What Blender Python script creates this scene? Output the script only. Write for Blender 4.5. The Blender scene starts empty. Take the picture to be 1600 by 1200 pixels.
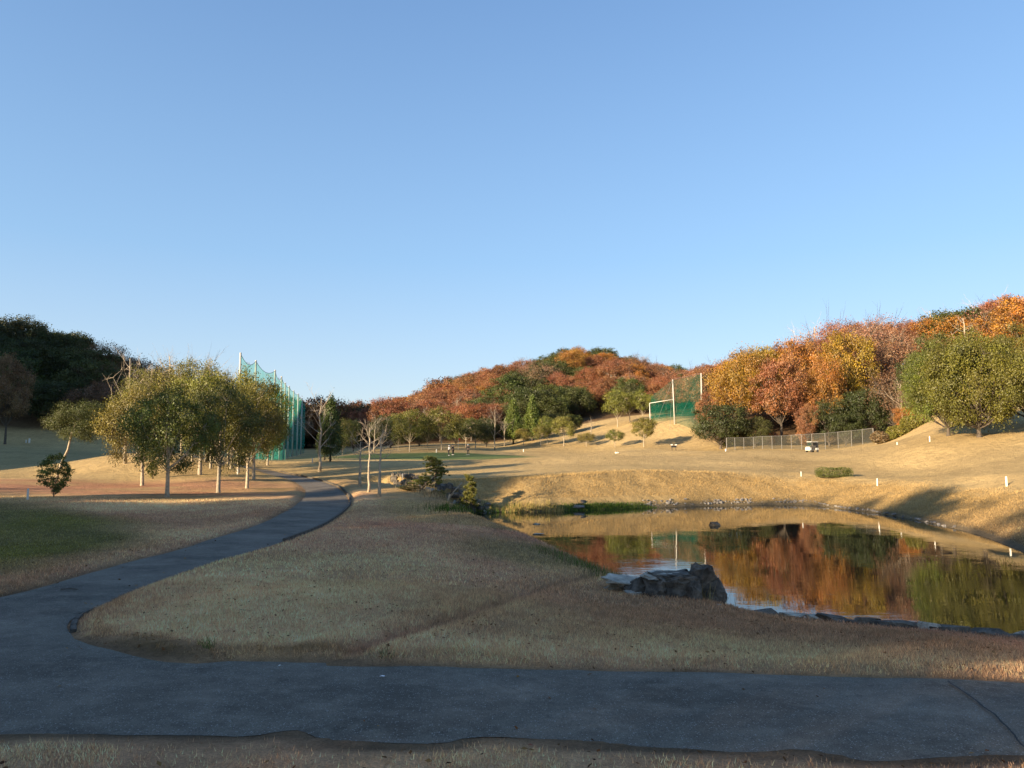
import bpy, bmesh, math, random
import numpy as np
from mathutils import Vector, Matrix
from mathutils.geometry import delaunay_2d_cdt

random.seed(7)
R = random.random
sc = bpy.context.scene
C = sc.collection

# ------------------------------------------------------------------ camera, sky, sun, exposure
F = 1155.0                      # focal length in pixels of the 1600 px wide photograph
EYE = 3.0                       # eye height above the cart path
HORIZ = 706.0
PITCH = math.atan((HORIZ - 600) / F)
cam_d = bpy.data.cameras.new('camera')
cam_d.sensor_width = 36.0
cam_d.lens = 36.0 * F / 1600.0
cam_d.clip_start = 0.1
cam_d.clip_end = 6000
cam = bpy.data.objects.new('camera', cam_d)
C.objects.link(cam)
cam.location = (0, 0, EYE)
cam.rotation_euler = (math.pi / 2 + PITCH, 0, 0)
sc.camera = cam

SUN_EL = math.radians(15.0)
SUN_AZ = math.radians(232.0)    # from +Y towards +X : behind the camera, to the left
SUNV = Vector((math.sin(SUN_AZ) * math.cos(SUN_EL), math.cos(SUN_AZ) * math.cos(SUN_EL), math.sin(SUN_EL)))

w = bpy.data.worlds.new('World')
sc.world = w
w.use_nodes = True
wn = w.node_tree
for n in list(wn.nodes):
    wn.nodes.remove(n)
sky = wn.nodes.new('ShaderNodeTexSky')
sky.sky_type = 'NISHITA'
sky.sun_disc = False
sky.sun_elevation = SUN_EL
sky.sun_rotation = SUN_AZ
sky.altitude = 0
sky.air_density = 1.0
sky.dust_density = 0.6
sky.ozone_density = 3.4
bg = wn.nodes.new('ShaderNodeBackground')
bg.inputs['Strength'].default_value = 0.108
wo = wn.nodes.new('ShaderNodeOutputWorld')
tn = wn.nodes.new('ShaderNodeVectorMath'); tn.operation = 'MULTIPLY'
tn.inputs[1].default_value = (1.03, 0.995, 0.96)      # the camera's daylight white balance
wn.links.new(sky.outputs[0], tn.inputs[0])
tc = wn.nodes.new('ShaderNodeTexCoord'); sp = wn.nodes.new('ShaderNodeSeparateXYZ'); wn.links.new(tc.outputs['Generated'], sp.inputs[0])
mr = wn.nodes.new('ShaderNodeMapRange'); mr.interpolation_type = 'SMOOTHSTEP'
for i_, q_ in enumerate((-0.02, 0.62, 0.80, 0.55)): mr.inputs[i_ + 1].default_value = q_
wn.links.new(sp.outputs['Z'], mr.inputs[0])
rampc = wn.nodes.new('ShaderNodeValToRGB')       # thin autumn haze: pale at the horizon, deeper blue above, the same all round
rampc.color_ramp.elements[0].position = 0.0; rampc.color_ramp.elements[0].color = (1.95, 2.22, 2.48, 1)
rampc.color_ramp.elements[1].position = 0.62; rampc.color_ramp.elements[1].color = (0.46, 0.92, 1.85, 1)
e_ = rampc.color_ramp.elements.new(0.25); e_.color = (0.98, 1.62, 2.42, 1)
wn.links.new(sp.outputs['Z'], rampc.inputs[0])
mxs = wn.nodes.new('ShaderNodeMix'); mxs.data_type = 'RGBA'
wn.links.new(mr.outputs[0], mxs.inputs[0]); wn.links.new(tn.outputs[0], mxs.inputs[6]); wn.links.new(rampc.outputs[0], mxs.inputs[7])
wn.links.new(mxs.outputs[2], bg.inputs[0])
wn.links.new(bg.outputs[0], wo.inputs[0])

sun_d = bpy.data.lights.new('sun', 'SUN')
sun_d.energy = 4.7
sun_d.angle = math.radians(0.53)
sun_d.color = (1.0, 0.80, 0.54)
sun = bpy.data.objects.new('sun', sun_d)
C.objects.link(sun)
sun.rotation_euler = SUNV.to_track_quat('Z', 'Y').to_euler()

sc.view_settings.view_transform = 'Standard'
sc.view_settings.look = 'None'
sc.view_settings.exposure = 1.62
sc.view_settings.gamma = 1.0
sc.view_settings.use_curve_mapping = False

# ------------------------------------------------------------------ small helpers
def ray(u, v):
    """unit-depth ray (per metre of y) through a point of the photograph"""
    dy = F * math.cos(PITCH) - math.sin(PITCH) * (600 - v)
    dz = F * math.sin(PITCH) + math.cos(PITCH) * (600 - v)
    return (u - 800) / dy, dz / dy

def P(u, v, D):
    a, b = ray(u, v)
    return Vector((a * D, D, EYE + b * D))

def ss(a, b, x):
    t = np.clip((x - a) / (b - a), 0, 1)
    return t * t * (3 - 2 * t)

_rs = np.random.RandomState(11)
_LAT = _rs.rand(256, 256)
def vnoise(x, y):
    xi = np.floor(x).astype(int); yi = np.floor(y).astype(int)
    fx = x - xi; fy = y - yi
    fx = fx * fx * (3 - 2 * fx); fy = fy * fy * (3 - 2 * fy)
    a = _LAT[xi % 256, yi % 256]; b = _LAT[(xi + 1) % 256, yi % 256]
    c = _LAT[xi % 256, (yi + 1) % 256]; d = _LAT[(xi + 1) % 256, (yi + 1) % 256]
    return (a * (1 - fx) + b * fx) * (1 - fy) + (c * (1 - fx) + d * fx) * fy
def fbm(x, y, s=1.0, o=4):
    t = 0; amp = 0.5; tot = 0
    for i in range(o):
        t = t + amp * vnoise(x / s * 2 ** i + 17.3 * i, y / s * 2 ** i + 5.1 * i); tot += amp; amp *= 0.5
    return t / tot

def poly_dist(x, y, poly, closed=True):
    """unsigned distance to the outline, and inside mask"""
    x = np.asarray(x, float); y = np.asarray(y, float)
    d = np.full(x.shape, 1e9); ins = np.zeros(x.shape, bool)
    n = len(poly)
    for i in range(n if closed else n - 1):
        x0, y0 = poly[i][:2]; x1, y1 = poly[(i + 1) % n][:2]
        ex, ey = x1 - x0, y1 - y0
        t = np.clip(((x - x0) * ex + (y - y0) * ey) / (ex * ex + ey * ey + 1e-12), 0, 1)
        d = np.minimum(d, np.hypot(x - x0 - t * ex, y - y0 - t * ey))
        if closed:
            with np.errstate(divide='ignore', invalid='ignore'):
                c = ((y0 > y) != (y1 > y)) & (x < (x1 - x0) * (y - y0) / (y1 - y0 if y1 != y0 else 1e-9) + x0)
            ins ^= c
    return d, ins

def chaikin(pts, n=2, closed=False):
    for _ in range(n):
        q = []
        m = len(pts)
        for i in range(m if closed else m - 1):
            a = pts[i]; b = pts[(i + 1) % m]
            q.append(tuple(a[k] * .75 + b[k] * .25 for k in range(len(a))))
            q.append(tuple(a[k] * .25 + b[k] * .75 for k in range(len(a))))
        if not closed:
            q = [pts[0]] + q + [pts[-1]]
        pts = q
    return pts

# ------------------------------------------------------------------ the lie of the land
WATER_Z = -1.5
CP = [  # (u, v, distance)
 # left side
 (0,934,15.2),(0,900,17.5),(100,850,24),(0,850,24.5),(100,800,34),(0,800,34.5),(0,762,52),(0,748,66),(110,763,55),(200,768,50),(260,778,45.5),(350,777,47),
 (300,800,37),(400,800,36),(222,759,60),(341,770,51),(383,763,56),(120,750,66),
 (200,745,72),(100,742,77),(200,713,86),(260,713,88),(140,718,88),(340,718,92),(60,737,86),(0,738,88),
 (300,726,80),(395,749,66),(440,760,60),
 (0,722,110),(150,716,115),(0,700,135),(0,676,160),(100,682,160),(180,686,165),(300,706,140),(380,718,118),(440,718,150),(420,722,100),
 (405,733,88),(440,741,80),(480,749,70),
 (-200,735,90),(-200,800,34),(-200,900,17),(-200,690,130),(-200,660,150),
 # middle
 (497,738,82),(520,722,105),(560,742,76),(640,746,68),(700,744,68),(760,742,68),(800,738,70),(880,738,67),(1000,738,66),(1100,741,67),(1250,744,68),
 (1371,757,60),(1460,752,58),(1571,760,45.6),(1700,790,36),(1900,850,26),
 (600,726,98),(700,713,128),(735,713,128),(640,706,140),(690,704,142),(560,712,130),(480,718,130),(770,704,146),(800,722,98),(900,717,108),(900,701,148),
 (1000,706,124),(1000,698,140),(1100,722,94),(1200,706,118),(1268,707,116),(1250,701,128),(1135,699,130),(1364,692,124),(1310,728,84),(1450,735,72),
 (1500,722,72),(1600,738,57),(1480,681,92),(1400,695,108),(1600,669,92),(1750,672,88),(1600,702,74),(1530,681,90),
 (1050,659,160),(950,669,172),(1010,662,164),(1090,657,160),(900,668,190),(850,683,170),(1130,680,145),(1060,690,146),(980,690,150),
 # ground of the central hill
 (920,586,290),(860,594,285),(800,612,280),(740,630,275),(700,646,270),(660,668,280),(1000,606,280),(1050,622,262),(700,692,185),(800,687,190),
 (780,660,225),(900,640,232),(980,640,225),(900,640,420),(900,668,700),
 # far ridge
 (560,676,400),(480,674,400),(400,676,400),(620,682,400),(560,697,200),(480,706,200),(560,690,700),(200,690,700),(1400,690,700),
 # right hill
 (1150,655,168),(1140,638,205),(1200,622,195),(1250,606,190),(1350,594,180),(1250,684,142),(1350,676,142),(1500,583,155),(1600,570,145),(1600,620,114),
 (1450,655,120),(1800,560,132),(1800,650,96),(1200,685,142),(1300,650,158),(1400,630,150),(1400,690,128),(1300,620,300),(1600,600,300),
 # left hill
 (0,588,190),(100,600,190),(180,634,200),(60,635,176),(240,658,225),(330,672,235),(400,690,240),(-200,585,175),(0,600,330),(200,650,330),
 # foreground and the grass down to the pond
 (1200,948,18.9),(1400,968,17.6),(1600,988,16.3),(1800,1015,15),(1050,932,19.6),(960,925,20.2),(1400,1010,13.4),(1200,1000,14.1),(1000,1000,13),
 (700,1000,12),(700,900,19),(700,850,26),(700,822,31.5),(640,822,31),(700,803,37.5),(850,872,25.5),(850,900,21),(900,892,23.3),(780,840,29.5),(600,779,46.5),(593,776,48),(600,793,41.5),(500,850,24),
 (560,765,54),(500,820,31),(300,960,13.6),(250,900,17.9),(520,772,52),(1000,860,34),(1200,830,45),
]
for th in (-60, -45, -30, -15, 0, 15, 30, 45, 60):
    for rr in (6.5, 8.5, 10.2):
        CP.append(('w', rr * math.sin(math.radians(th)), rr * math.cos(math.radians(th)), 0.0))
_cx = []; _cz = []
for c in CP:
    if c[0] == 'w':
        p = Vector(c[1:])
    else:
        p = P(*c)
    _cx.append((math.atan2(p.x, p.y) * 2.2, math.log(math.hypot(p.x, p.y)))); _cz.append(p.z)
_cx = np.array(_cx); _cz = np.array(_cz)
def _k(d2):
    return 0.5 * d2 * np.log(d2 + 1e-12)
_d2 = ((_cx[:, None] - _cx[None]) ** 2).sum(-1)
_n = len(_cx)
_A = np.zeros((_n + 3, _n + 3)); _A[:_n, :_n] = _k(_d2) + np.eye(_n) * 2e-4
_A[:_n, _n] = 1; _A[:_n, _n + 1:] = _cx; _A[_n:, :_n] = _A[:_n, _n:].T
_W = np.linalg.solve(_A, np.concatenate([_cz, np.zeros(3)]))
def base_h(x, y):
    th = np.clip(np.arctan2(x, y), -0.95, 0.95) * 2.2
    lr = np.log(np.clip(np.hypot(x, y), 5.0, 900))
    out = np.zeros(x.shape)
    fl = out.ravel(); a = th.ravel(); b = lr.ravel()
    for s in range(0, fl.size, 20000):
        A_ = a[s:s + 20000]; B_ = b[s:s + 20000]
        d2 = (A_[:, None] - _cx[None, :, 0]) ** 2 + (B_[:, None] - _cx[None, :, 1]) ** 2
        fl[s:s + 20000] = _k(d2) @ _W[:_n] + _W[_n] + _W[_n + 1] * A_ + _W[_n + 2] * B_
    return fl.reshape(x.shape)

def wpx(u, v):           # a point of the water's edge
    D = (EYE - WATER_Z) / -ray(u, v)[1]
    p = P(u, v, D); return (p.x, p.y)
POND = [wpx(*q) for q in ((760,799),(830,801),(900,797),(950,796),(1000,793.5),(1100,790.5),(1200,788.5),(1270,789),(1320,796),(1380,803),(1440,814),(1500,827),(1545,840),(1600,862),(1700,905),(1850,975))]
POND += [(14.2, 14.6), (11.5, 16.75), (9.3, 17.95), (6.7, 19.15), (5.4, 19.9), (4.6, 21.4), (3.9, 23.4), (3.4, 26.0), (2.3, 30.5), (0.3, 36.5), (-1.6, 42.5), (-2.6, 48), (-3.6, 53)]
POND_S = chaikin(POND, 2, True)
CREEK = [(-2.0, 54.6), (-4.6, 55.0), (-7.0, 57.6), (-9.6, 62.0), (-12.6, 67.0)]
CREASE = None
def H0(x, y):
    x = np.asarray(x, float); y = np.asarray(y, float)
    z = base_h(x, y)
    # behind and beside the camera: a bank the photographer stands on
    back = ss(4.5, -3.0, y)
    z = z * (1 - back) + back * 1.4
    # wooded hill to the left, out of the picture
    z = z + 37 * np.exp(-((x + 215) / 56) ** 2 - ((y - 5) / 60) ** 2) + 55 * np.exp(-((x + 230) / 56) ** 2 - ((y - 95) / 60) ** 2)
    z = z + 9 * np.exp(-((x + 84) / 42) ** 2 - ((y + 20) / 22) ** 2)
    z = z + 0.12 * (fbm(x, y, 14.0, 2) - 0.5) * ss(13, 30, y)
    z = z + 1.1 * (fbm(x, y, 26.0, 3) - 0.5) * ss(62, 120, np.hypot(x, y)) + 0.5 * (fbm(x + 9, y, 8.0, 2) - 0.5) * ss(60, 80, np.hypot(x, y)) * ss(15, 40, x)
    for x0_, y0_, rx_, ry_, a_, hh_ in ((8, 92, 34, 5.5, .10, .55), (34, 84, 26, 5, -.15, .5), (48, 100, 22, 5, -.3, .6), (-22, 96, 18, 4.5, .2, .45), (60, 82, 20, 7, -.5, .9), (20, 108, 30, 4, .05, .5)):
        c_, s_ = math.cos(a_), math.sin(a_); dx_, dy_ = x - x0_, y - y0_
        z = z + hh_ * np.exp(-((dx_ * c_ + dy_ * s_) / rx_) ** 2 - ((-dx_ * s_ + dy_ * c_) / ry_) ** 2)
    # creek
    d, _ = poly_dist(x, y, CREEK, False)
    t = np.clip((y - 55) / 20, 0, 1)
    cz = -1.62 + 1.6 * t * t + np.maximum(0, d - 1.1 + 0.3 * t) * 1.5
    z = np.where(d < 6, np.minimum(z, cz), z)
    # pond
    d, ins = poly_dist(x, y, POND_S)
    z = z - 0.24 * ss(4.0, 0.4, d) * ss(23, 21, y) * ss(4.5, 6.5, x)
    sl = 0.50 + (0.27 - 0.50) * ss(15, 27, x)
    sl = sl + 1.5 * ss(25, 20.5, y)
    sl = sl + 0.25 * (1 - ss(2, 5, x)) * ss(54, 46, y)
    jit = 1 + 0.35 * (fbm(x, y, 2.5, 3) - 0.5)
    bank = WATER_Z + 0.02 + d * sl * jit
    k = 0.08
    hh = np.clip(0.5 + 0.5 * (z - bank) / k, 0, 1)
    zo = z * (1 - hh) + bank * hh - k * hh * (1 - hh)
    zi = WATER_Z - 0.03 - np.minimum(d * 0.55, 1.4)
    return np.where(ins, zi, np.where(d < 20, zo, z))

def ground_px(u, v, fn=None, d0=5.0, d1=460.0):
    fn = fn or H0
    D = np.geomspace(d0, d1, 900)
    a, b = ray(u, v)
    h = fn(a * D, D); zr = EYE + b * D
    hit = np.nonzero(zr <= h)[0]
    if len(hit) == 0:
        i = len(D) - 1
    else:
        i = hit[0]
        if i > 0:
            f0 = zr[i - 1] - h[i - 1]; f1 = zr[i] - h[i]
            D_ = D[i - 1] + (D[i] - D[i - 1]) * f0 / (f0 - f1 + 1e-9)
            return (a * D_, D_)
    return (a * D[i], D[i])

# outline of the asphalt: the near lane, the junction and the path that runs off to the left
near_far_edge = [(1600,1068),(1381,1060),(1240,1056),(1100,1052),(900,1047),(733,1043),(608,1041),(500,1035),(430,1034),(359,1034),(306,1038),(262,1034),(219,1026),(181,1016),(140,1007),(116,999),(107,990)]
path_right = [(106,982),(112,968),(130,957),(156,947),(187,931),(230,915),(275,899),(325,881),(400,862),(440,848),(500,825),(535,801),(548,786),(541,771),(521,757),(480,746),(430,736)]
path_left = [(398,734),(440,746),(468,757),(479,770),(468,786),(440,803),(400,822),(355,836),(312,848),(275,860),(212,876),(125,900),(60,920),(0,934)]
near_edge = [(0,1152),(60,1148),(125,1146),(220,1148),(306,1150),(390,1152),(440,1142),(475,1140),(500,1158),(590,1163),(690,1164),(733,1153),(800,1152),(900,1160),(1000,1166),(1100,1170),(1180,1176),(1256,1172),(1300,1182),(1365,1190),(1450,1186),(1530,1180),(1600,1182)]
def to_w(L):
    return [ground_px(*q) for q in L]
_ne = chaikin(to_w(near_edge), 1)
ROAD = [(38, 6.2), (16, 8.3)] + to_w(near_far_edge) + chaikin(to_w(path_right), 1) + [(-40, 92), (-41, 89)] + chaikin(to_w(path_left), 1) + [(-20, 16.5), (-40, 19), (-40, 9), (-14, 8.2)] + _ne + [(16, 6.0), (38, 3.4)]
CREASE = chaikin(to_w([(560,1022),(610,1003),(700,975),(770,950),(830,927),(880,913),(930,900)]), 1)

def road_sd(x, y):
    x = np.asarray(x, float); y = np.asarray(y, float)
    d, ins = poly_dist(x, y, ROAD)
    return np.where(ins, -d, d)

def H(x, y):
    x = np.asarray(x, float); y = np.asarray(y, float)
    z = H0(x, y)
    sd = road_sd(x, y)
    isl = ss(30, 44, y) * ss(-20, -12, x) * ss(-4, -8, x)          # the outer bend sits higher behind its edging
    lift = (0.055 + 0.13 * isl) * ss(0.05, 0.5 + 0.3 * isl, sd)
    lip = 0.04 * ss(0.1, 0.4, sd) * ss(1.6, 0.6, sd)
    nearside = (y < 9.0) & (np.abs(x) < 30)
    lift = np.where(nearside, lift * 0.5, lift)
    d, _ = poly_dist(x, y, CREASE, False)
    cr = -0.10 * np.exp(-(d / 0.22) ** 2) + 0.05 * np.exp(-((d - 0.6) / 0.3) ** 2)
    fine = 0.03 * (fbm(x, y, 0.9, 2) - 0.5) * ss(0.2, 0.8, sd)
    return z + lift + lip + cr * (sd > 0) + fine

def Hs(x, y):
    return float(H(np.array([x], float), np.array([y], float))[0])

# colour of the turf, point by point (linear)
STRAW = np.array((0.62, 0.385, 0.200)); DULL = np.array((0.48, 0.272, 0.150)); REDB = np.array((0.42, 0.195, 0.115))
GREEN = np.array((0.195, 0.165, 0.036)); OLIVE = np.array((0.225, 0.175, 0.075)); SOIL = np.array((0.105, 0.075, 0.047))
LITTER = np.array((0.115, 0.070, 0.036)); FAIR = np.array((0.36, 0.285, 0.15)); PUTT = np.array((0.115, 0.155, 0.055))
GREENZ = [(-60, 13), (-60, 42), (-28, 41), (-21, 36), (-16.0, 31), (-13.0, 27), (-11.2, 23), (-11.2, 17), (-12, 15), (-30, 13)]
def ell(x, y, cx, cy, rx, ry, soft=0.5, rot=0.0):
    c, s = math.cos(rot), math.sin(rot)
    dx, dy = x - cx, y - cy
    q = np.hypot((dx * c + dy * s) / rx, (-dx * s + dy * c) / ry)
    return 1 - ss(1 - soft, 1 + soft, q)
def tint(x, y):
    x = np.asarray(x, float); y = np.asarray(y, float)
    n1 = fbm(x, y, 3.2, 4)[..., None]; n2 = fbm(x + 40, y + 9, 9.0, 4)[..., None]; n3 = fbm(x - 31, y + 77, 1.1, 3)[..., None]
    r = np.hypot(x, y)[..., None]
    col = DULL * 1.30 + (STRAW * 1.30 - DULL * 1.30) * np.clip((n1 - 0.33) * 2.8, 0, 1)  # near turf colour raised to lighten the shaded foreground
    far = ss(42, 60, r)
    col = col * (1 - far) + (np.array((0.48, 0.335, 0.150)) * (0.68 + 0.54 * n2)) * far
    # reddish brown seed heads
    red = np.clip((n2 - 0.43) * 4, 0, 1) * 0.72 * ss(46, 36, r)
    L = lambda a: np.asarray(a)[..., None]
    red = np.maximum(red, L(ell(x, y, 9, 15.6, 9, 3.6, .5, -0.28)) * np.clip((n1 - .1) * 3, 0, 1) * 0.9)
    red = np.maximum(red, L(ell(x, y, 4.5, 16.5, 5.0, 3.4, .6)) * np.clip((n3 - .1) * 2.5, 0, 1) * 0.8)
    d, _ = poly_dist(x, y, CREASE, False)
    red = np.maximum(red, L(np.exp(-(d / 0.22) ** 2)) * 0.8)
    dp, ip = poly_dist(x, y, POND_S)
    red = np.maximum(red, L(ss(4.5, 2.2, dp) * ss(24, 28, y) * ss(50, 44, y) * ss(5, 3, x)) * 0.85)
    red = np.maximum(red, L(ell(x, y, -36, 55, 20, 9, .6, 0.2)) * np.clip((n1 - .15) * 3, 0, 1) * 0.85)
    red = np.maximum(red, L(ell(x, y, -24, 48.5, 9, 2.6, .5, 0.1)) * np.clip((n3 - .1) * 2, 0, 1) * 0.85)
    red = np.maximum(red, L(ell(x, y, -19, 56, 6, 4, .6)) * np.clip((n1 - .2) * 2, 0, 1) * 0.6)
    col = col * (1 - red) + REDB * (0.75 + 0.5 * n3) * red
    # green and olive zones
    d, i = poly_dist(x, y, GREENZ)
    sd = np.where(i, d, -d)
    g = L(ss(-1.4, 2.2, sd + 3.4 * (fbm(x, y, 5.0, 3) - 0.5)))
    gm = np.clip((n2 - 0.3) * 2.4, 0.25, 0.95)
    col = col * (1 - g) + (GREEN * gm + OLIVE * 0.9 * (1 - gm)) * (0.75 + 0.5 * n3) * g
    ol = L(ell(x, y, 1.5, 24.5, 3.0, 5.0, .5, 0.5)) * np.clip((n1 - .2) * 2.2, 0, 1) * 0.8
    ol = np.maximum(ol, np.clip((fbm(x - 90, y - 20, 6.0, 3)[..., None] - 0.52) * 5, 0, 1) * 0.35 * ss(60, 40, r))
    ol = np.maximum(ol, L(ell(x, y, -17.5, 55.0, 1.6, 1.6, .7)) * 0.8)
    ol = np.maximum(ol, L(ell(x, y, -20.5, 45, 3.5, 3, .7)) * 0.5)
    col = col * (1 - ol) + OLIVE * (0.8 + 0.5 * n3) * ol
    # bank above the pond, slightly darker rough
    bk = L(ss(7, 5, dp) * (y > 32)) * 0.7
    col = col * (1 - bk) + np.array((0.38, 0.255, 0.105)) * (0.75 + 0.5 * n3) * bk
    mud = L(ss(0.9, 0.1, dp) * (y > 24)) * 0.8
    col = col * (1 - mud) + np.array((0.10, 0.085, 0.06)) * mud
    # putting green and smooth fairways
    f = L(ell(x, y, -13, 124, 17, 11, .12))
    col = col * (1 - f) + PUTT * (0.9 + .2 * n1) * f
    f = L(ell(x, y, 16, 118, 20, 7, .3)) * 0.55
    col = col * (1 - f) + np.array((.19, .18, .07)) * f
    f = L(ell(x, y, -100, 118, 60, 28, .5)) * 0.5
    col = col * (1 - f) + np.array((.20, .19, .10)) * f
    # leaf litter under the woods
    wd = wood(x, y)[..., None]
    col = col * (1 - wd) + LITTER * (0.6 + 0.8 * n1) * wd
    # bare verge by the road
    sd = road_sd(x, y)
    ns = (y < 9.2) & (np.abs(x) < 40)
    so = L(np.where(ns, ss(0.55, 0.1, sd) * 0.85, ss(0.22, 0.03, sd) * 0.7))
    bare = ell(x, y, -6.1, 11.3, 1.9, 0.45, .4, -0.28)
    so = np.maximum(so, L(bare) * 0.8)
    col = col * (1 - so) + SOIL * (0.8 + .6 * n3) * so
    rb = L(np.exp(-((sd - 0.35) / 0.22) ** 2) * (y > 9.2) * (x < 0.5) * (y < 15)) * np.clip((n3 - .1) * 2, 0, 1) * .75
    col = col * (1 - rb) + np.array((.22, .125, .045)) * rb
    return np.clip(col, 0.005, 1)

WOODS = {  # footprints of the wooded ground
 'central': [(-38, 186), (-8, 183), (14, 196), (40, 205), (62, 200), (66, 185), (95, 230), (92, 310), (-45, 330), (-60, 250)],
 'right':   [(37.5, 141), (60, 138), (68, 131), (74, 122), (76, 110), (84, 97), (130, 92), (150, 200), (60, 235), (42, 190)],
 'left':    [(-150, 140), (-112, 162), (-88, 166), (-76, 190), (-60, 235), (-90, 290), (-220, 250)],
 'ridge':   [(-150, 290), (-90, 262), (-45, 250), (-40, 430), (-190, 430)],
}
def wood(x, y):
    m = np.zeros(np.shape(x))
    for k, p in WOODS.items():
        d, i = poly_dist(x, y, p)
        m = np.maximum(m, ss(-2.5, 2.5, np.where(i, d, -d)))
    return m

# ------------------------------------------------------------------ materials
def mat(name):
    m = bpy.data.materials.new(name); m.use_nodes = True
    nt = m.node_tree
    for n in list(nt.nodes): nt.nodes.remove(n)
    out = nt.nodes.new('ShaderNodeOutputMaterial')
    return m, nt, out
def nd(nt, t, **kw):
    n = nt.nodes.new(t)
    for k, v in kw.items():
        if k.startswith('i_'):
            n.inputs[k[2:].replace('_', ' ')].default_value = v
        else:
            setattr(n, k, v)
    return n
def noise(nt, vec, scale, detail=4, rough=0.55):
    n = nd(nt, 'ShaderNodeTexNoise'); n.inputs['Scale'].default_value = scale
    n.inputs['Detail'].default_value = detail; n.inputs['Roughness'].default_value = rough
    if vec is not None: nt.links.new(vec, n.inputs['Vector'])
    return n.outputs['Fac']
def mrange(nt, v, a, b, c, d):
    n = nd(nt, 'ShaderNodeMapRange'); nt.links.new(v, n.inputs[0])
    for i, q in enumerate((a, b, c, d)): n.inputs[i + 1].default_value = q
    return n.outputs[0]
def vmul(nt, col, fac):
    n = nd(nt, 'ShaderNodeVectorMath', operation='SCALE')
    nt.links.new(col, n.inputs[0]); nt.links.new(fac, n.inputs['Scale']); return n.outputs[0]
def mixc(nt, f, a, b):
    n = nd(nt, 'ShaderNodeMix', data_type='RGBA')
    if isinstance(f, float): n.inputs[0].default_value = f
    else: nt.links.new(f, n.inputs[0])
    for s, q in ((6, a), (7, b)):
        if isinstance(q, tuple): n.inputs[s].default_value = (*q, 1)
        else: nt.links.new(q, n.inputs[s])
    return n.outputs[2]
def math_(nt, op, a, b):
    n = nd(nt, 'ShaderNodeMath', operation=op)
    for i, q in enumerate((a, b)):
        if isinstance(q, (int, float)): n.inputs[i].default_value = q
        else: nt.links.new(q, n.inputs[i])
    return n.outputs[0]
def bump(nt, h, dist, strength=1.0):
    b = nd(nt, 'ShaderNodeBump'); b.inputs['Distance'].default_value = dist; b.inputs['Strength'].default_value = strength
    nt.links.new(h, b.inputs['Height']); return b.outputs[0]
def plain(name, col, rough=0.7, metallic=0.0, var=0.25, scale=12.0, bmp=0.0):
    m, nt, out = mat(name)
    co = nd(nt, 'ShaderNodeTexCoord').outputs['Object']
    f = noise(nt, co, scale)
    k = mrange(nt, f, 0.25, 0.75, 1 - var, 1 + var)
    rgb = nd(nt, 'ShaderNodeRGB'); rgb.outputs[0].default_value = (*col, 1)
    b = nd(nt, 'ShaderNodeBsdfPrincipled'); b.inputs['Roughness'].default_value = rough; b.inputs['Metallic'].default_value = metallic
    nt.links.new(vmul(nt, rgb.outputs[0], k), b.inputs['Base Color'])
    if bmp: nt.links.new(bump(nt, f, bmp), b.inputs['Normal'])
    nt.links.new(b.outputs[0], out.inputs[0]); return m

def make_ground_mat():
    m, nt, out = mat('turf')
    geo = nd(nt, 'ShaderNodeNewGeometry').outputs['Position']
    at = nd(nt, 'ShaderNodeAttribute', attribute_name='tint').outputs['Color']
    n1 = noise(nt, geo, 9.0, 6, 0.7); n2 = noise(nt, geo, 38.0, 4, 0.7); n3 = noise(nt, geo, 1.4, 5, 0.62); n4 = noise(nt, geo, 0.22, 6, 0.6)
    k = math_(nt, 'MULTIPLY', mrange(nt, n1, 0.3, 0.7, 0.78, 1.2), mrange(nt, n2, 0.3, 0.7, 0.7, 1.25))
    k = math_(nt, 'MULTIPLY', k, mrange(nt, n3, 0.3, 0.7, 0.80, 1.16))
    k = math_(nt, 'MULTIPLY', k, mrange(nt, n4, 0.3, 0.7, 0.86, 1.12))
    b = nd(nt, 'ShaderNodeBsdfPrincipled'); b.inputs['Roughness'].default_value = 0.95
    b.inputs['Specular IOR Level'].default_value = 0.1
    b.inputs['Sheen Weight'].default_value = 0.0
    nt.links.new(vmul(nt, at, k), b.inputs['Base Color'])
    hgt = math_(nt, 'ADD', n1, math_(nt, 'MULTIPLY', n2, 0.5))
    hgt = math_(nt, 'ADD', hgt, math_(nt, 'MULTIPLY', n3, 2.5))
    nt.links.new(bump(nt, hgt, 0.11, 1.0), b.inputs['Normal'])
    nt.links.new(b.outputs[0], out.inputs[0]); return m
M_TURF = make_ground_mat()

def make_blade_mat(name='grass_blade'):
    m, nt, out = mat(name)
    at = nd(nt, 'ShaderNodeAttribute', attribute_name='tint').outputs['Color']
    d = nd(nt, 'ShaderNodeBsdfDiffuse'); t = nd(nt, 'ShaderNodeBsdfTranslucent')
    nt.links.new(at, d.inputs[0]); nt.links.new(at, t.inputs[0])
    mx = nd(nt, 'ShaderNodeMixShader'); mx.inputs[0].default_value = 0.3
    nt.links.new(d.outputs[0], mx.inputs[1]); nt.links.new(t.outputs[0], mx.inputs[2])
    nt.links.new(mx.outputs[0], out.inputs[0]); return m
M_BLADE = make_blade_mat()

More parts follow.
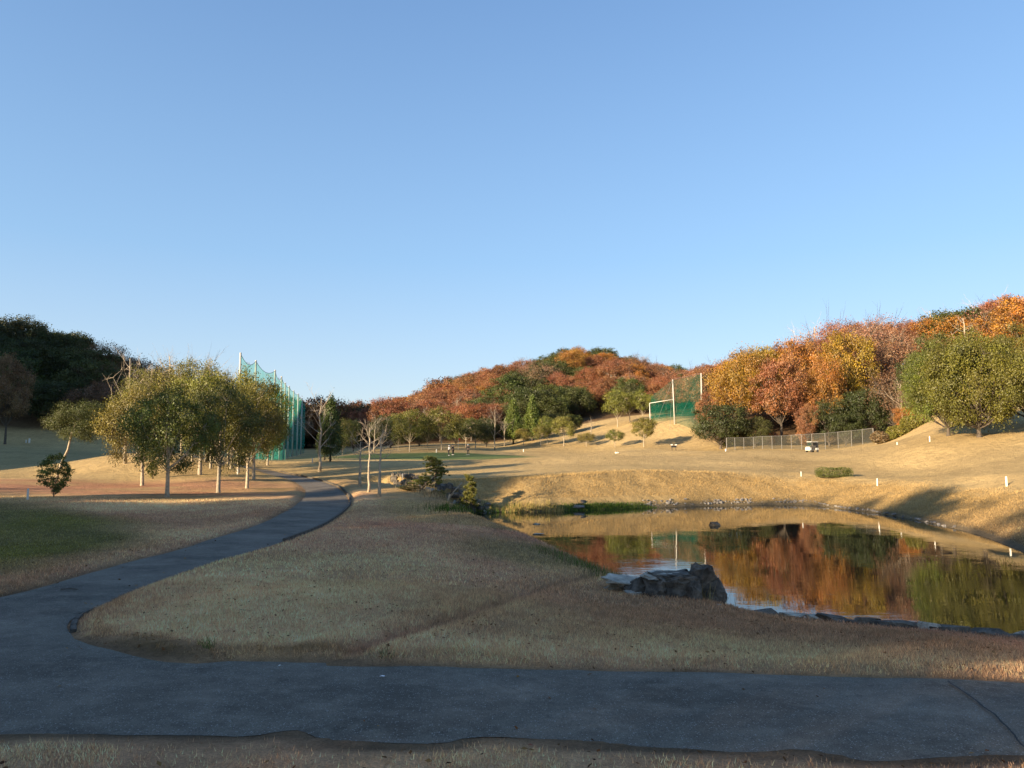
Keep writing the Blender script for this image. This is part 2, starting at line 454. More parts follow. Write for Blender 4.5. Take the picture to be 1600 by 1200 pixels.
def make_asphalt():
    m, nt, out = mat('asphalt')
    geo = nd(nt, 'ShaderNodeNewGeometry').outputs['Position']
    fine = noise(nt, geo, 70.0, 4, 0.8); mid = noise(nt, geo, 5.0, 7, 0.7)
    mp = nd(nt, 'ShaderNodeMapping'); mp.inputs['Scale'].default_value = (0.55, 0.8, 1.0); mp.inputs['Rotation'].default_value = (0, 0, 0.2)
    nt.links.new(geo, mp.inputs[0])
    big = noise(nt, mp.outputs[0], 0.75, 6, 0.62); b2 = noise(nt, mp.outputs[0], 2.6, 6, 0.68)
    vor = nd(nt, 'ShaderNodeTexVoronoi'); vor.inputs['Scale'].default_value = 42.0; nt.links.new(geo, vor.inputs['Vector'])
    c = mixc(nt, mrange(nt, big, 0.35, 0.68, 0, 1), (0.072, 0.060, 0.046), (0.165, 0.139, 0.108))
    c = mixc(nt, mrange(nt, b2, 0.50, 0.75, 0, 0.7), c, (0.21, 0.175, 0.135))
    edge = nd(nt, 'ShaderNodeAttribute', attribute_name='edge').outputs['Fac']
    ef = math_(nt, 'MULTIPLY', edge, mrange(nt, mid, 0.42, 0.62, 0.0, 1.0))
    c = mixc(nt, ef, c, (0.125, 0.11, 0.085))
    k = math_(nt, 'MULTIPLY', mrange(nt, fine, 0.32, 0.68, 0.45, 1.6), mrange(nt, mid, 0.3, 0.7, 0.84, 1.16))
    c = vmul(nt, c, k)
    # pale chips of stone in the surface
    sep = nd(nt, 'ShaderNodeSeparateColor'); nt.links.new(vor.outputs['Color'], sep.inputs[0])
    chip = math_(nt, 'MULTIPLY', math_(nt, 'LESS_THAN', vor.outputs['Distance'], 0.36), math_(nt, 'GREATER_THAN', sep.outputs[0], 0.80))
    c = mixc(nt, math_(nt, 'MULTIPLY', chip, 0.75), c, (0.27, 0.26, 0.24))
    # hairline cracks
    wob = nd(nt, 'ShaderNodeTexNoise'); wob.inputs['Scale'].default_value = 1.6; wob.inputs['Detail'].default_value = 5; nt.links.new(geo, wob.inputs['Vector'])
    va = nd(nt, 'ShaderNodeVectorMath', operation='MULTIPLY_ADD'); nt.links.new(wob.outputs['Color'], va.inputs[0]); va.inputs[1].default_value = (.9, .9, 0); nt.links.new(geo, va.inputs[2])
    cr = nd(nt, 'ShaderNodeTexVoronoi', feature='DISTANCE_TO_EDGE'); cr.inputs['Scale'].default_value = 0.55; nt.links.new(va.outputs[0], cr.inputs['Vector'])
    crk = math_(nt, 'MULTIPLY', math_(nt, 'LESS_THAN', cr.outputs['Distance'], 0.006), mrange(nt, big, 0.56, 0.60, 0, 0.45))
    c = mixc(nt, crk, c, (0.02, 0.018, 0.016))
    b = nd(nt, 'ShaderNodeBsdfPrincipled'); b.inputs['Roughness'].default_value = 0.85; b.inputs['Specular IOR Level'].default_value = 0.2
    nt.links.new(c, b.inputs['Base Color'])
    nt.links.new(bump(nt, fine, 0.004, 0.5), b.inputs['Normal'])
    nt.links.new(b.outputs[0], out.inputs[0]); return m
M_ASPH = make_asphalt()

def make_leaf_mat(name, transl=0.35):
    """leaf colour: the crown's own colour, varied from clump to clump and leaf to leaf"""
    m, nt, out = mat(name)
    oi = nd(nt, 'ShaderNodeObjectInfo')
    tone = nd(nt, 'ShaderNodeAttribute', attribute_name='tone').outputs['Color']
    sep = nd(nt, 'ShaderNodeSeparateColor'); nt.links.new(tone, sep.inputs[0])
    hsv = nd(nt, 'ShaderNodeHueSaturation')
    nt.links.new(oi.outputs['Color'], hsv.inputs['Color'])
    nt.links.new(mrange(nt, sep.outputs[0], 0, 1, 0.488, 0.522), hsv.inputs['Hue'])
    nt.links.new(mrange(nt, sep.outputs[1], 0, 1, 0.48, 1.45), hsv.inputs['Value'])
    nt.links.new(mrange(nt, sep.outputs[2], 0, 1, 0.88, 1.12), hsv.inputs['Saturation'])
    d = nd(nt, 'ShaderNodeBsdfDiffuse'); t = nd(nt, 'ShaderNodeBsdfTranslucent'); g = nd(nt, 'ShaderNodeBsdfGlossy'); g.inputs['Roughness'].default_value = 0.55
    g.inputs['Color'].default_value = (0.9, 0.9, 0.9, 1)
    nt.links.new(hsv.outputs[0], d.inputs[0]); nt.links.new(hsv.outputs[0], t.inputs[0])
    mx = nd(nt, 'ShaderNodeMixShader'); mx.inputs[0].default_value = transl
    nt.links.new(d.outputs[0], mx.inputs[1]); nt.links.new(t.outputs[0], mx.inputs[2])
    m2 = nd(nt, 'ShaderNodeMixShader'); m2.inputs[0].default_value = 0.03
    nt.links.new(mx.outputs[0], m2.inputs[1]); nt.links.new(g.outputs[0], m2.inputs[2])
    nt.links.new(m2.outputs[0], out.inputs[0]); return m
M_LEAF = make_leaf_mat('foliage', 0.28)
M_BARK = plain('pale_bark', (0.33, 0.27, 0.19), 0.9, 0, 0.45, 5.0, 0.03)
M_BARKD = plain('dark_bark', (0.085, 0.066, 0.048), 0.9, 0, 0.4, 5.0, 0.03)
M_TWIG = plain('bare_twigs', (0.34, 0.275, 0.205), 0.9, 0, 0.3, 3.0)

def make_water():
    m, nt, out = mat('pond_water')
    geo = nd(nt, 'ShaderNodeNewGeometry').outputs['Position']
    mp = nd(nt, 'ShaderNodeMapping'); mp.inputs['Scale'].default_value = (0.35, 1.0, 1.0); nt.links.new(geo, mp.inputs[0])
    n = noise(nt, mp.outputs[0], 5.0, 3, 0.5); n2 = noise(nt, geo, 0.5, 2, 0.5)
    amp = mrange(nt, n2, 0.45, 0.65, 0.15, 1.0)
    b = nd(nt, 'ShaderNodeBsdfPrincipled'); b.inputs['Base Color'].default_value = (0.018, 0.020, 0.012, 1)
    b.inputs['Roughness'].default_value = 0.015; b.inputs['IOR'].default_value = 1.333
    b.inputs['Specular IOR Level'].default_value = 0.75
    nt.links.new(bump(nt, math_(nt, 'MULTIPLY', n, amp), 0.0032, 1.0), b.inputs['Normal'])
    nt.links.new(b.outputs[0], out.inputs[0]); return m
M_WATER = make_water()

def make_net(name, col, open_):
    m, nt, out = mat(name)
    co = nd(nt, 'ShaderNodeTexCoord').outputs['Object']
    d = nd(nt, 'ShaderNodeBsdfDiffuse'); d.inputs[0].default_value = (*col, 1)
    t = nd(nt, 'ShaderNodeBsdfTranslucent'); t.inputs[0].default_value = (*col, 1)
    tr = nd(nt, 'ShaderNodeBsdfTransparent')
    m1 = nd(nt, 'ShaderNodeMixShader'); m1.inputs[0].default_value = 0.5
    nt.links.new(d.outputs[0], m1.inputs[1]); nt.links.new(t.outputs[0], m1.inputs[2])
    m2 = nd(nt, 'ShaderNodeMixShader')
    nt.links.new(mrange(nt, noise(nt, co, 0.6, 3), 0.3, 0.7, open_ - 0.08, open_ + 0.08), m2.inputs[0])
    nt.links.new(m1.outputs[0], m2.inputs[1]); nt.links.new(tr.outputs[0], m2.inputs[2])
    nt.links.new(m2.outputs[0], out.inputs[0]); return m
M_NET = make_net('green_netting', (0.045, 0.31, 0.24), 0.55)
M_NET2 = make_net('dark_green_netting', (0.02, 0.19, 0.12), 0.74)
M_NET3 = make_net('dense_green_netting', (0.015, 0.14, 0.085), 0.42)
M_CHAIN = make_net('chain_link_mesh', (0.20, 0.20, 0.165), 0.66)
M_CONC = plain('concrete_pole', (0.42, 0.40, 0.35), 0.8, 0, 0.2, 3.0)
M_STEEL = plain('galvanised_steel', (0.20, 0.19, 0.175), 0.6, 0.2, 0.15, 5.0)
M_WHITE = plain('white_paint', (0.62, 0.60, 0.54), 0.6, 0, 0.08, 20.0)
M_BLACK = plain('black_cloth', (0.015, 0.016, 0.02), 0.9, 0, 0.2, 20.0)
M_RUBBER = plain('tyre_rubber', (0.02, 0.02, 0.02), 0.8)
M_SKIN = plain('skin', (0.45, 0.27, 0.19), 0.6, 0, 0.05)
M_RED = plain('red_cloth', (0.6, 0.07, 0.03), 0.8, 0, 0.1)
M_WCLOTH = plain('white_cloth', (0.72, 0.72, 0.72), 0.9, 0, 0.08)
M_SEAT = plain('seat_vinyl', (0.05, 0.045, 0.04), 0.5)
M_GLASS = None
def make_glass():
    m, nt, out = mat('windscreen_glass')
    g = nd(nt, 'ShaderNodeBsdfGlossy'); g.inputs['Roughness'].default_value = 0.03
    t = nd(nt, 'ShaderNodeBsdfTransparent'); mx = nd(nt, 'ShaderNodeMixShader'); mx.inputs[0].default_value = 0.85
    nt.links.new(g.outputs[0], mx.inputs[1]); nt.links.new(t.outputs[0], mx.inputs[2]); nt.links.new(mx.outputs[0], out.inputs[0]); return m
M_GLASS = make_glass()
def make_rock(name, a, b_, scale=2.0):
    m, nt, out = mat(name)
    co = nd(nt, 'ShaderNodeTexCoord').outputs['Object']
    n1 = noise(nt, co, scale, 8, 0.65); n2 = noise(nt, co, scale * 9, 5, 0.7)
    c = mixc(nt, mrange(nt, n1, 0.38, 0.66, 0, 1), a, b_)
    c = vmul(nt, c, mrange(nt, n2, 0.3, 0.7, 0.7, 1.25))
    b = nd(nt, 'ShaderNodeBsdfPrincipled'); b.inputs['Roughness'].default_value = 0.85
    nt.links.new(c, b.inputs['Base Color'])
    nt.links.new(bump(nt, math_(nt, 'ADD', n1, math_(nt, 'MULTIPLY', n2, 0.25)), 0.12, 1.0), b.inputs['Normal'])
    nt.links.new(b.outputs[0], out.inputs[0]); return m
M_ROCK = make_rock('dark_rock', (0.045, 0.037, 0.028), (0.19, 0.158, 0.120))
M_ROCKP = make_rock('pale_rock', (0.26, 0.23, 0.18), (0.52, 0.47, 0.38))
M_ROCKS = make_rock('bank_stone', (0.13, 0.115, 0.10), (0.30, 0.27, 0.235), 1.2)

# ------------------------------------------------------------------ object helpers
def tag(o, label=None, cat=None, group=None, kind=None):
    if label: o['label'] = label
    if cat: o['category'] = cat
    if group: o['group'] = group
    if kind: o['kind'] = kind
    return o
def empty(name, loc, rz=0.0, scale=1.0):
    o = bpy.data.objects.new(name, None); C.objects.link(o)
    o.location = loc; o.rotation_euler = (0, 0, rz)
    o.scale = scale if hasattr(scale, '__len__') else (scale,) * 3
    o.empty_display_size = 0.2
    return o
def obj(name, me, parent=None, m=None, loc=(0, 0, 0)):
    o = bpy.data.objects.new(name, me); C.objects.link(o); o.location = loc
    if parent: o.parent = parent
    if m is not None and not me.materials: me.materials.append(m)
    return o
def np_mesh(name, V, faces_flat, nper, m=None, smooth=False, attrs=None, fattr=None):
    """mesh from numpy: V (n,3); faces_flat (k*nper,) indices"""
    me = bpy.data.meshes.new(name)
    V = np.asarray(V, np.float32); Fl = np.asarray(faces_flat, np.int32)
    k = len(Fl) // nper
    me.vertices.add(len(V)); me.vertices.foreach_set('co', V.ravel())
    me.loops.add(len(Fl)); me.loops.foreach_set('vertex_index', Fl)
    me.polygons.add(k)
    me.polygons.foreach_set('loop_start', np.arange(k, dtype=np.int32) * nper)
    try: me.polygons.foreach_set('loop_total', np.full(k, nper, np.int32))
    except Exception: pass
    if smooth: me.polygons.foreach_set('use_smooth', np.ones(k, bool))
    if attrs:
        for an, arr in attrs.items():
            a = me.attributes.new(an, 'FLOAT_COLOR', 'POINT')
            q = np.ones((len(V), 4), np.float32); q[:, :3] = arr; a.data.foreach_set('color', q.ravel())
    if fattr:
        for an, arr in fattr.items():
            a = me.attributes.new(an, 'FLOAT_COLOR', 'FACE')
            q = np.ones((k, 4), np.float32); q[:, :3] = arr; a.data.foreach_set('color', q.ravel())
    me.update(calc_edges=True)
    if m: me.materials.append(m)
    return me
def quads_tris(me):
    return me
class MB:
    """collects tubes, boxes and lathes into one mesh"""
    def __init__(s): s.v = []; s.f = []
    def tube(s, pts, rad, n=6, cap=True):
        pts = [Vector(p) for p in pts]
        if not hasattr(rad, '__len__'): rad = [rad] * len(pts)
        b0 = len(s.v); m = len(pts)
        ref = Vector((0.31, 0.95, 0.07))
        for i, p in enumerate(pts):
            t = (pts[min(i + 1, m - 1)] - pts[max(i - 1, 0)])
            if t.length < 1e-9: t = Vector((0, 0, 1))
            t.normalize()
            a = t.cross(ref)
            if a.length < 0.1: a = t.cross(Vector((1, 0, 0)))
            a.normalize(); b = t.cross(a)
            for k in range(n):
                an = 2 * math.pi * k / n
                s.v.append(p + (a * math.cos(an) + b * math.sin(an)) * rad[i])
        for i in range(m - 1):
            for k in range(n):
                k2 = (k + 1) % n
                s.f.append((b0 + i * n + k, b0 + i * n + k2, b0 + (i + 1) * n + k2, b0 + (i + 1) * n + k))
        if cap and n > 2:
            s.f.append(tuple(b0 + k for k in reversed(range(n)))); s.f.append(tuple(b0 + (m - 1) * n + k for k in range(n)))
        return s
    def box(s, c, d, rz=0.0, top=1.0):
        b0 = len(s.v); cx, cy, cz = c; dx, dy, dz = (q / 2 for q in d)
        cs, sn = math.cos(rz), math.sin(rz)
        for z, k in ((-dz, 1.0), (dz, top)):
            for x, y in ((-dx, -dy), (dx, -dy), (dx, dy), (-dx, dy)):
                x *= k; y *= k
                s.v.append(Vector((cx + x * cs - y * sn, cy + x * sn + y * cs, cz + z)))
        for q in ((3, 2, 1, 0), (4, 5, 6, 7), (0, 1, 5, 4), (1, 2, 6, 5), (2, 3, 7, 6), (3, 0, 4, 7)):
            s.f.append(tuple(b0 + i for i in q))
        return s
    def prism(s, outline, y0, y1):
        """outline in x,z extruded along y"""
        b0 = len(s.v); n = len(outline)
        for y in (y0, y1):
            for x, z in outline: s.v.append(Vector((x, y, z)))
        s.f.append(tuple(b0 + i for i in range(n))); s.f.append(tuple(b0 + n + i for i in reversed(range(n))))
        for i in range(n):
            j = (i + 1) % n; s.f.append((b0 + j, b0 + i, b0 + n + i, b0 + n + j))
        return s
    def mesh(s, name, m=None, smooth=False, bevel=0.0):
        me = bpy.data.meshes.new(name)
        me.from_pydata([tuple(p) for p in s.v], [], s.f)
        if bevel:
            bm = bmesh.new(); bm.from_mesh(me)
            bmesh.ops.bevel(bm, geom=bm.edges[:], offset=bevel, segments=2, affect='EDGES', clamp_overlap=True)
            bm.to_mesh(me); bm.free()
        if smooth:
            me.polygons.foreach_set('use_smooth', [True] * len(me.polygons))
        if m: me.materials.append(m)
        me.update(); return me

# ------------------------------------------------------------------ ground sheet
def axis(spec):
    out = [spec[0][0]]
    for (a, s0), (b, s1) in zip(spec[:-1], spec[1:]):
        x = a
        while True:
            t = (x - a) / (b - a); st = s0 + (s1 - s0) * t
            x += st
            if x >= b - st * 0.4: break
            out.append(x)
        out.append(b)
    return np.array(out)
xs = axis([(-1500, 150), (-400, 25), (-160, 4), (-60, 1.6), (-22, 0.42), (-12, 0.26), (14, 0.26), (30, 0.6), (80, 2.2), (200, 6), (420, 25), (1500, 150)])
ys = axis([(-700, 100), (-120, 16), (-10, 3), (5, 0.5), (8, 0.22), (24, 0.26), (46, 0.42), (70, 0.55), (110, 1.3), (200, 3), (340, 6), (700, 40), (3000, 250)])
X, Y = np.meshgrid(xs, ys)
Z = H(X, Y)
Z = np.where(np.hypot(X, Y) > 750, Z * 0 + np.minimum(Z, 10), Z)
V = np.stack([X, Y, Z], -1).reshape(-1, 3)
nx, ny = len(xs), len(ys)
ii = np.arange((ny - 1) * (nx - 1)); r_, c_ = ii // (nx - 1), ii % (nx - 1)
Fq = np.stack([r_ * nx + c_, r_ * nx + c_ + 1, (r_ + 1) * nx + c_ + 1, (r_ + 1) * nx + c_], -1)
ground = obj('ground', np_mesh('ground', V, Fq.ravel(), 4, M_TURF, True, {'tint': tint(X, Y).reshape(-1, 3)}))
tag(ground, kind='structure')

# water
wx = [p[0] for p in POND_S]; wy = [p[1] for p in POND_S]
bmw = bmesh.new()
cx, cy = 8.0, 40.0
poly = []
for i, p in enumerate(POND_S):
    a = POND_S[i - 1]; b = POND_S[(i + 1) % len(POND_S)]
    t = Vector((b[0] - a[0], b[1] - a[1])); n_ = Vector((t.y, -t.x)).normalized()
    q = Vector(p[:2]) - n_ * -0.9
    _, ins_ = poly_dist(np.array([q.x]), np.array([q.y]), POND_S)
    if ins_[0]: q = Vector(p[:2]) + n_ * -0.9
    poly.append(q)
f = bmw.faces.new([bmw.verts.new((q.x, q.y, WATER_Z)) for q in poly])
bmesh.ops.triangulate(bmw, faces=[f])
mew = bpy.data.meshes.new('pond_water'); bmw.to_mesh(mew); bmw.free(); mew.materials.append(M_WATER)
for p_ in mew.polygons:
    if p_.normal.z < 0: p_.flip()
tag(obj('pond_water', mew), kind='structure')
# trickle in the creek
cm = MB()
cr = CREEK[:4]
for i in range(len(cr) - 1):
    a = Vector((*cr[i], 0)); b = Vector((*cr[i + 1], 0)); n_ = (b - a).cross(Vector((0, 0, 1))).normalized() * 0.9
    k = len(cm.v); za = WATER_Z + 0.1 + 0.05 * i
    cm.v += [a - n_ + Vector((0, 0, za)), a + n_ + Vector((0, 0, za)), b + n_ + Vector((0, 0, za + 0.05)), b - n_ + Vector((0, 0, za + 0.05))]
    cm.f.append((k, k + 1, k + 2, k + 3))
tag(obj('creek_water', cm.mesh('creek_water', M_WATER)), kind='structure')

# asphalt
def build_road():
    d = []
    P2 = [Vector(p[:2]) for p in ROAD]
    B = []
    for i, p in enumerate(P2):                     # resample the outline with a slightly ragged edge
        q = P2[(i + 1) % len(P2)]; L = (q - p).length; n = max(1, int(L / (0.25 if p.y < 30 else 0.8)))
        for k in range(n):
            c = p.lerp(q, k / n)
            j = (float(fbm(np.array([c.x]), np.array([c.y]), 0.7, 3)[0]) - 0.5) * 0.14
            t = (q - p).normalized() if L > 1e-6 else Vector((1, 0))
            B.append(c + Vector((t.y, -t.x)) * j)
    n = len(B)
    pts = list(B); edges = [(i, (i + 1) % n) for i in range(n)]
    gx = np.arange(-40, 38, 0.5); gy = np.arange(3.5, 95, 0.5)
    GX, GY = np.meshgrid(gx, gy); sd = road_sd(GX, GY)
    m = sd < -0.15
    pts += [Vector((a, b)) for a, b in zip(GX[m] + 0.013, GY[m] + 0.007)]
    vs, es, fs, *_ = delaunay_2d_cdt(pts, edges, [], 1, 1e-5)
    x = np.array([v.x for v in vs]); y = np.array([v.y for v in vs])
    z = H0(x, y) + 0.004 + 0.020 * ss(-0.02, -0.35, road_sd(x, y))
    # rut under the outer wheels and general unevenness
    z += 0.02 * (fbm(x, y, 2.5, 2) - .5)
    sd = road_sd(x, y)
    e = ss(-0.75, -0.05, sd)
    me = bpy.data.meshes.new('cart_path'); me.from_pydata(list(zip(x, y, z)), [], [tuple(f) for f in fs])
    for p_ in me.polygons:
        if p_.normal.z < 0: p_.flip()
    a = me.attributes.new('edge', 'FLOAT', 'POINT'); a.data.foreach_set('value', e.astype(np.float32))
    me.polygons.foreach_set('use_smooth', [True] * len(me.polygons)); me.materials.append(M_ASPH)
    o = tag(obj('cart_path', me), kind='structure')
    return o
build_road()

# ------------------------------------------------------------------ trees: a prototype is (trunk mesh, crown mesh, height, width)
def leaf_cloud(name, cent, outw, tone, size, rs, flat=0.0, aspect=0.6):
    N = len(cent)
    n = outw * 0.55 + rs.randn(N, 3) * 0.55 + np.array((0, 0, 0.25))
    n /= np.linalg.norm(n, axis=1)[:, None] + 1e-9
    t = np.cross(n, rs.randn(N, 3)); t /= np.linalg.norm(t, axis=1)[:, None] + 1e-9
    b = np.cross(n, t)
    s = (size * (0.65 + 0.7 * rs.rand(N)))[:, None]
    s = s * np.ones((1, 3))
    V = np.stack([cent - t * s * .5, cent + b * s * aspect * .5 + n * s * .06, cent + t * s * .5, cent - b * s * aspect * .5 + n * s * .06], 1).reshape(-1, 3)
    return np_mesh(name, V, np.arange(N * 4), 4, M_LEAF, False, None, {'tone': tone})

def curve_pts(a, b, sag=0.12, n=5, rs=None):
    a = Vector(a); b = Vector(b); out = []
    d = b - a; L = d.length
    side = Vector((rs.randn(), rs.randn(), 0)) * L * 0.06
    for i in range(n + 1):
        t = i / n
        p = a.lerp(b, t) + side * math.sin(t * math.pi) + Vector((0, 0, -L * sag * math.sin(t * math.pi)))
        out.append(p)
    return out

def broad(seed, h=9.0, cr=4.0, clear=2.6, nl=14, nleaf=9000, leaf=0.3, bark=None, gaps=0.0, trunk_r=0.2, twigs=0, lean=0.0, lob=1.0, low=1.8, forks=1):
    rs = np.random.RandomState(seed)
    ch = h - clear; cz = clear + ch * 0.5
    lobes = []
    for i in range(nl):
        k = (i + 0.5) / nl
        ph = math.acos(1 - low * k); th = i * 2.39996 + rs.rand() * 0.8
        q = 0.52 + 0.32 * rs.rand()
        c = np.array((math.sin(ph) * math.cos(th) * cr * q, math.sin(ph) * math.sin(th) * cr * q, cz + math.cos(ph) * ch * 0.5 * q * 0.95))
        rl = (0.30 + 0.20 * rs.rand()) * lob * min(cr, ch * .62)
        lobes.append((c, rl))
    lobes.append((np.array((0, 0, cz)), 0.45 * min(cr, ch * .5)))
    wsum = sum(r * r for _, r in lobes)
    Cn = []; O = []; T = []; clus = []
    ctr = np.array((0, 0, cz - ch * .1))
    for c, rl in lobes:
        nk = max(6, int(17 * rl / (0.38 * cr)))
        hue = rs.rand(); val = 0.5 + 0.14 * rs.randn()
        nle = int(nleaf * rl * rl / wsum / nk)
        for k in range(nk):
            d = rs.randn(3); d /= np.linalg.norm(d)
            oc = c - ctr; oc = oc / (np.linalg.norm(oc) + 1e-6)
            if d @ oc < -0.35: d = -d
            cc = c + d * rl * (0.60 + .58 * rs.rand()) * np.array((1, 1, .8))
            if rs.rand() < gaps: continue
            clus.append(cc)
            m = int(nle * (0.6 + 0.8 * rs.rand()))
            pts = cc + rs.randn(m, 3) * rl * np.array((0.27, 0.27, 0.17)) * (0.7 + 0.6 * rs.rand())
            Cn.append(pts); o = pts - c; o /= np.linalg.norm(o, axis=1)[:, None] + 1e-6; O.append(o)
            cv = val + 0.16 * rs.randn(); chh = hue * 0.6 + 0.4 * rs.rand()
            T.append(np.stack([np.clip(chh + 0.12 * rs.randn(m), 0, 1), np.clip(cv + 0.16 * rs.randn(m), 0, 1), rs.rand(m)], 1))
    Cn = np.concatenate(Cn); O = np.concatenate(O); T = np.concatenate(T)
    crown = leaf_cloud('crown', Cn, O, T, leaf, rs)
    mb = MB()
    top = Vector((lean * h + 0.1 * rs.randn(), 0.1 * rs.randn(), cz))
    mb.tube([(0, 0, -0.25), (0, 0, 0.15), (lean * clear * .4, 0, clear * .5), (lean * clear, 0.03, clear), tuple(Vector((lean * clear, 0, clear)).lerp(top, .5)), tuple(top)],
            [trunk_r * 1.6, trunk_r * 1.15, trunk_r * .95, trunk_r * .85, trunk_r * .55, trunk_r * .2], 9)
    for c, rl in lobes[:-1]:
        z0 = clear * (0.85 + 0.15 * rs.rand()) + max(0, (c[2] - cz)) * 0.5
        a = Vector((lean * z0, 0, z0))
        r0 = trunk_r * (0.24 + .10 * rs.rand())
        p = curve_pts(a, c, 0.10, 5, rs)
        mb.tube(p, [r0 * (1 - 0.75 * i / 5) for i in range(6)], 5, False)
    for c in (clus if twigs else clus[::3]):
        # twig from the nearest lobe heart to the cluster and beyond it
        j = min(range(len(lobes)), key=lambda q: np.linalg.norm(lobes[q][0] - c))
        a = Vector(lobes[j][0]); b = Vector(c)
        mb.tube(curve_pts(a, b, 0.05, 2, rs), [trunk_r * .13, trunk_r * .09, trunk_r * .04], 3, False)
    if twigs:
        for k in range(twigs):
            j = rs.randint(len(lobes)); c, rl = lobes[j]
            if c[2] < cz: continue
            a = Vector(c)
            d = Vector((c[0], c[1], abs(c[2] - cz) * 1.2 + 1.2)).normalized() + Vector(rs.randn(3) * 0.28)
            L = rl * (0.8 + 0.6 * rs.rand())
            b = a + d * L
            mb.tube([a, a.lerp(b, .5) + Vector(rs.randn(3) * .06), b], [trunk_r * .12, trunk_r * .08, trunk_r * .03], 3, False)
            for q in range(4):
                s = a.lerp(b, 0.35 + 0.15 * q); e = s + (d + Vector(rs.randn(3) * 0.6)) * L * 0.32
                mb.tube([s, e], [trunk_r * .06, trunk_r * .025], 3, False)
    tm = mb.mesh('trunk', bark or M_BARK, True)
    return (tm, crown, h, cr * 2)

def conifer(seed, h=9.0, cr=1.9, clear=1.2, nleaf=9000, leaf=0.22, pw=0.8):
    rs = np.random.RandomState(seed)
    Cn = []; O = []; T = []
    mb = MB(); mb.tube([(0, 0, -0.2), (0, 0, clear), (0, 0, h * .95)], [.17, .14, .02], 7)
    nk = 190
    for k in range(nk):
        t = (k + rs.rand()) / nk
        z = clear + (h - clear) * t
        prof = min(1, (t / 0.16)) ** .6 * (1 - t) ** pw * 1.15 + 0.03
        th = k * 2.39996 + rs.randn() * .3
        r = cr * min(1.0, prof) * (0.72 + 0.36 * rs.rand())
        cc = np.array((math.cos(th) * r, math.sin(th) * r, z))
        m = int(nleaf / nk * (0.6 + prof * 0.7))
        pts = cc * 1.0 + rs.randn(m, 3) * np.array((.16, .16, .30)) * cr * .75
        pts[:, :2] *= (1 - 0.35 * np.abs(rs.randn(m)) * .5)[:, None]
        Cn.append(pts); o = np.tile(np.array((math.cos(th), math.sin(th), 0.35)), (m, 1)); O.append(o)
        v = 0.5 + .16 * rs.randn()
        T.append(np.stack([np.clip(rs.rand() + .1 * rs.randn(m), 0, 1), np.clip(v + .15 * rs.randn(m), 0, 1), rs.rand(m)], 1))
        if k % 4 == 0:
            mb.tube([(0, 0, z - .2), tuple(cc)], [.03, .01], 3, False)
    crown = leaf_cloud('crown', np.concatenate(Cn), np.concatenate(O), np.concatenate(T), leaf, rs, aspect=0.5)
    return (mb.mesh('trunk', M_BARKD, True), crown, h, cr * 2)

def bare(seed, h=8.0, spread=0.55, trunk_r=0.13, levels=4, clear=0.35, n0=9, up=0.6, bark=None, taper_top=True, droop=0.0):
    rs = np.random.RandomState(seed)
    t = MB(); c = MB()
    pts = [Vector((0, 0, -0.2))]; n = 9
    for i in range(1, n + 1):
        pts.append(Vector((rs.randn() * 0.006 * h, rs.randn() * 0.006 * h, h * i / n * (1.0 if taper_top else .8))))
    t.tube(pts, [trunk_r * (1.25 if i == 0 else 1) * (1 - 0.88 * i / n) + 0.01 for i in range(n + 1)], 8)
    def grow(p, d, L, r, lv):
        q = []; cur = Vector(p); dd = Vector(d)
        q.append(cur.copy())
        for i in range(4):
            dd = (dd + Vector(rs.randn(3) * 0.16) + Vector((0, 0, 0.10 - droop))).normalized()
            cur = cur + dd * L / 4; q.append(cur.copy())
        c.tube(q, [r * (1 - .7 * i / 4) for i in range(5)], 4 if lv > 1 else 3, False)
        if lv <= 0: return
        for k in range(4 if lv > 1 else 3):
            i = 1 + rs.randint(4)
            nd_ = (dd + Vector(rs.randn(3) * 0.62)).normalized()
            grow(q[i], nd_, L * (0.45 + .2 * rs.rand()), r * 0.5, lv - 1)
    for k in range(n0):
        f = clear + (0.95 - clear) * k / n0 + 0.03 * rs.rand()
        i = min(n - 1, int(f * n)); p = pts[i].lerp(pts[i + 1], f * n - i)
        th = k * 2.4 + rs.rand()
        d = Vector((math.cos(th), math.sin(th), up + 0.5 * rs.rand())).normalized()
        grow(p, d, h * spread * (1.0 - 0.55 * (f - clear) / (1 - clear)) * (.7 + .5 * rs.rand()) * .75, trunk_r * 0.33 * (1.1 - .6 * f), levels - 2)
    return (t.mesh('trunk', bark or M_BARK, True), c.mesh('branches', M_TWIG, False), h, h * spread)

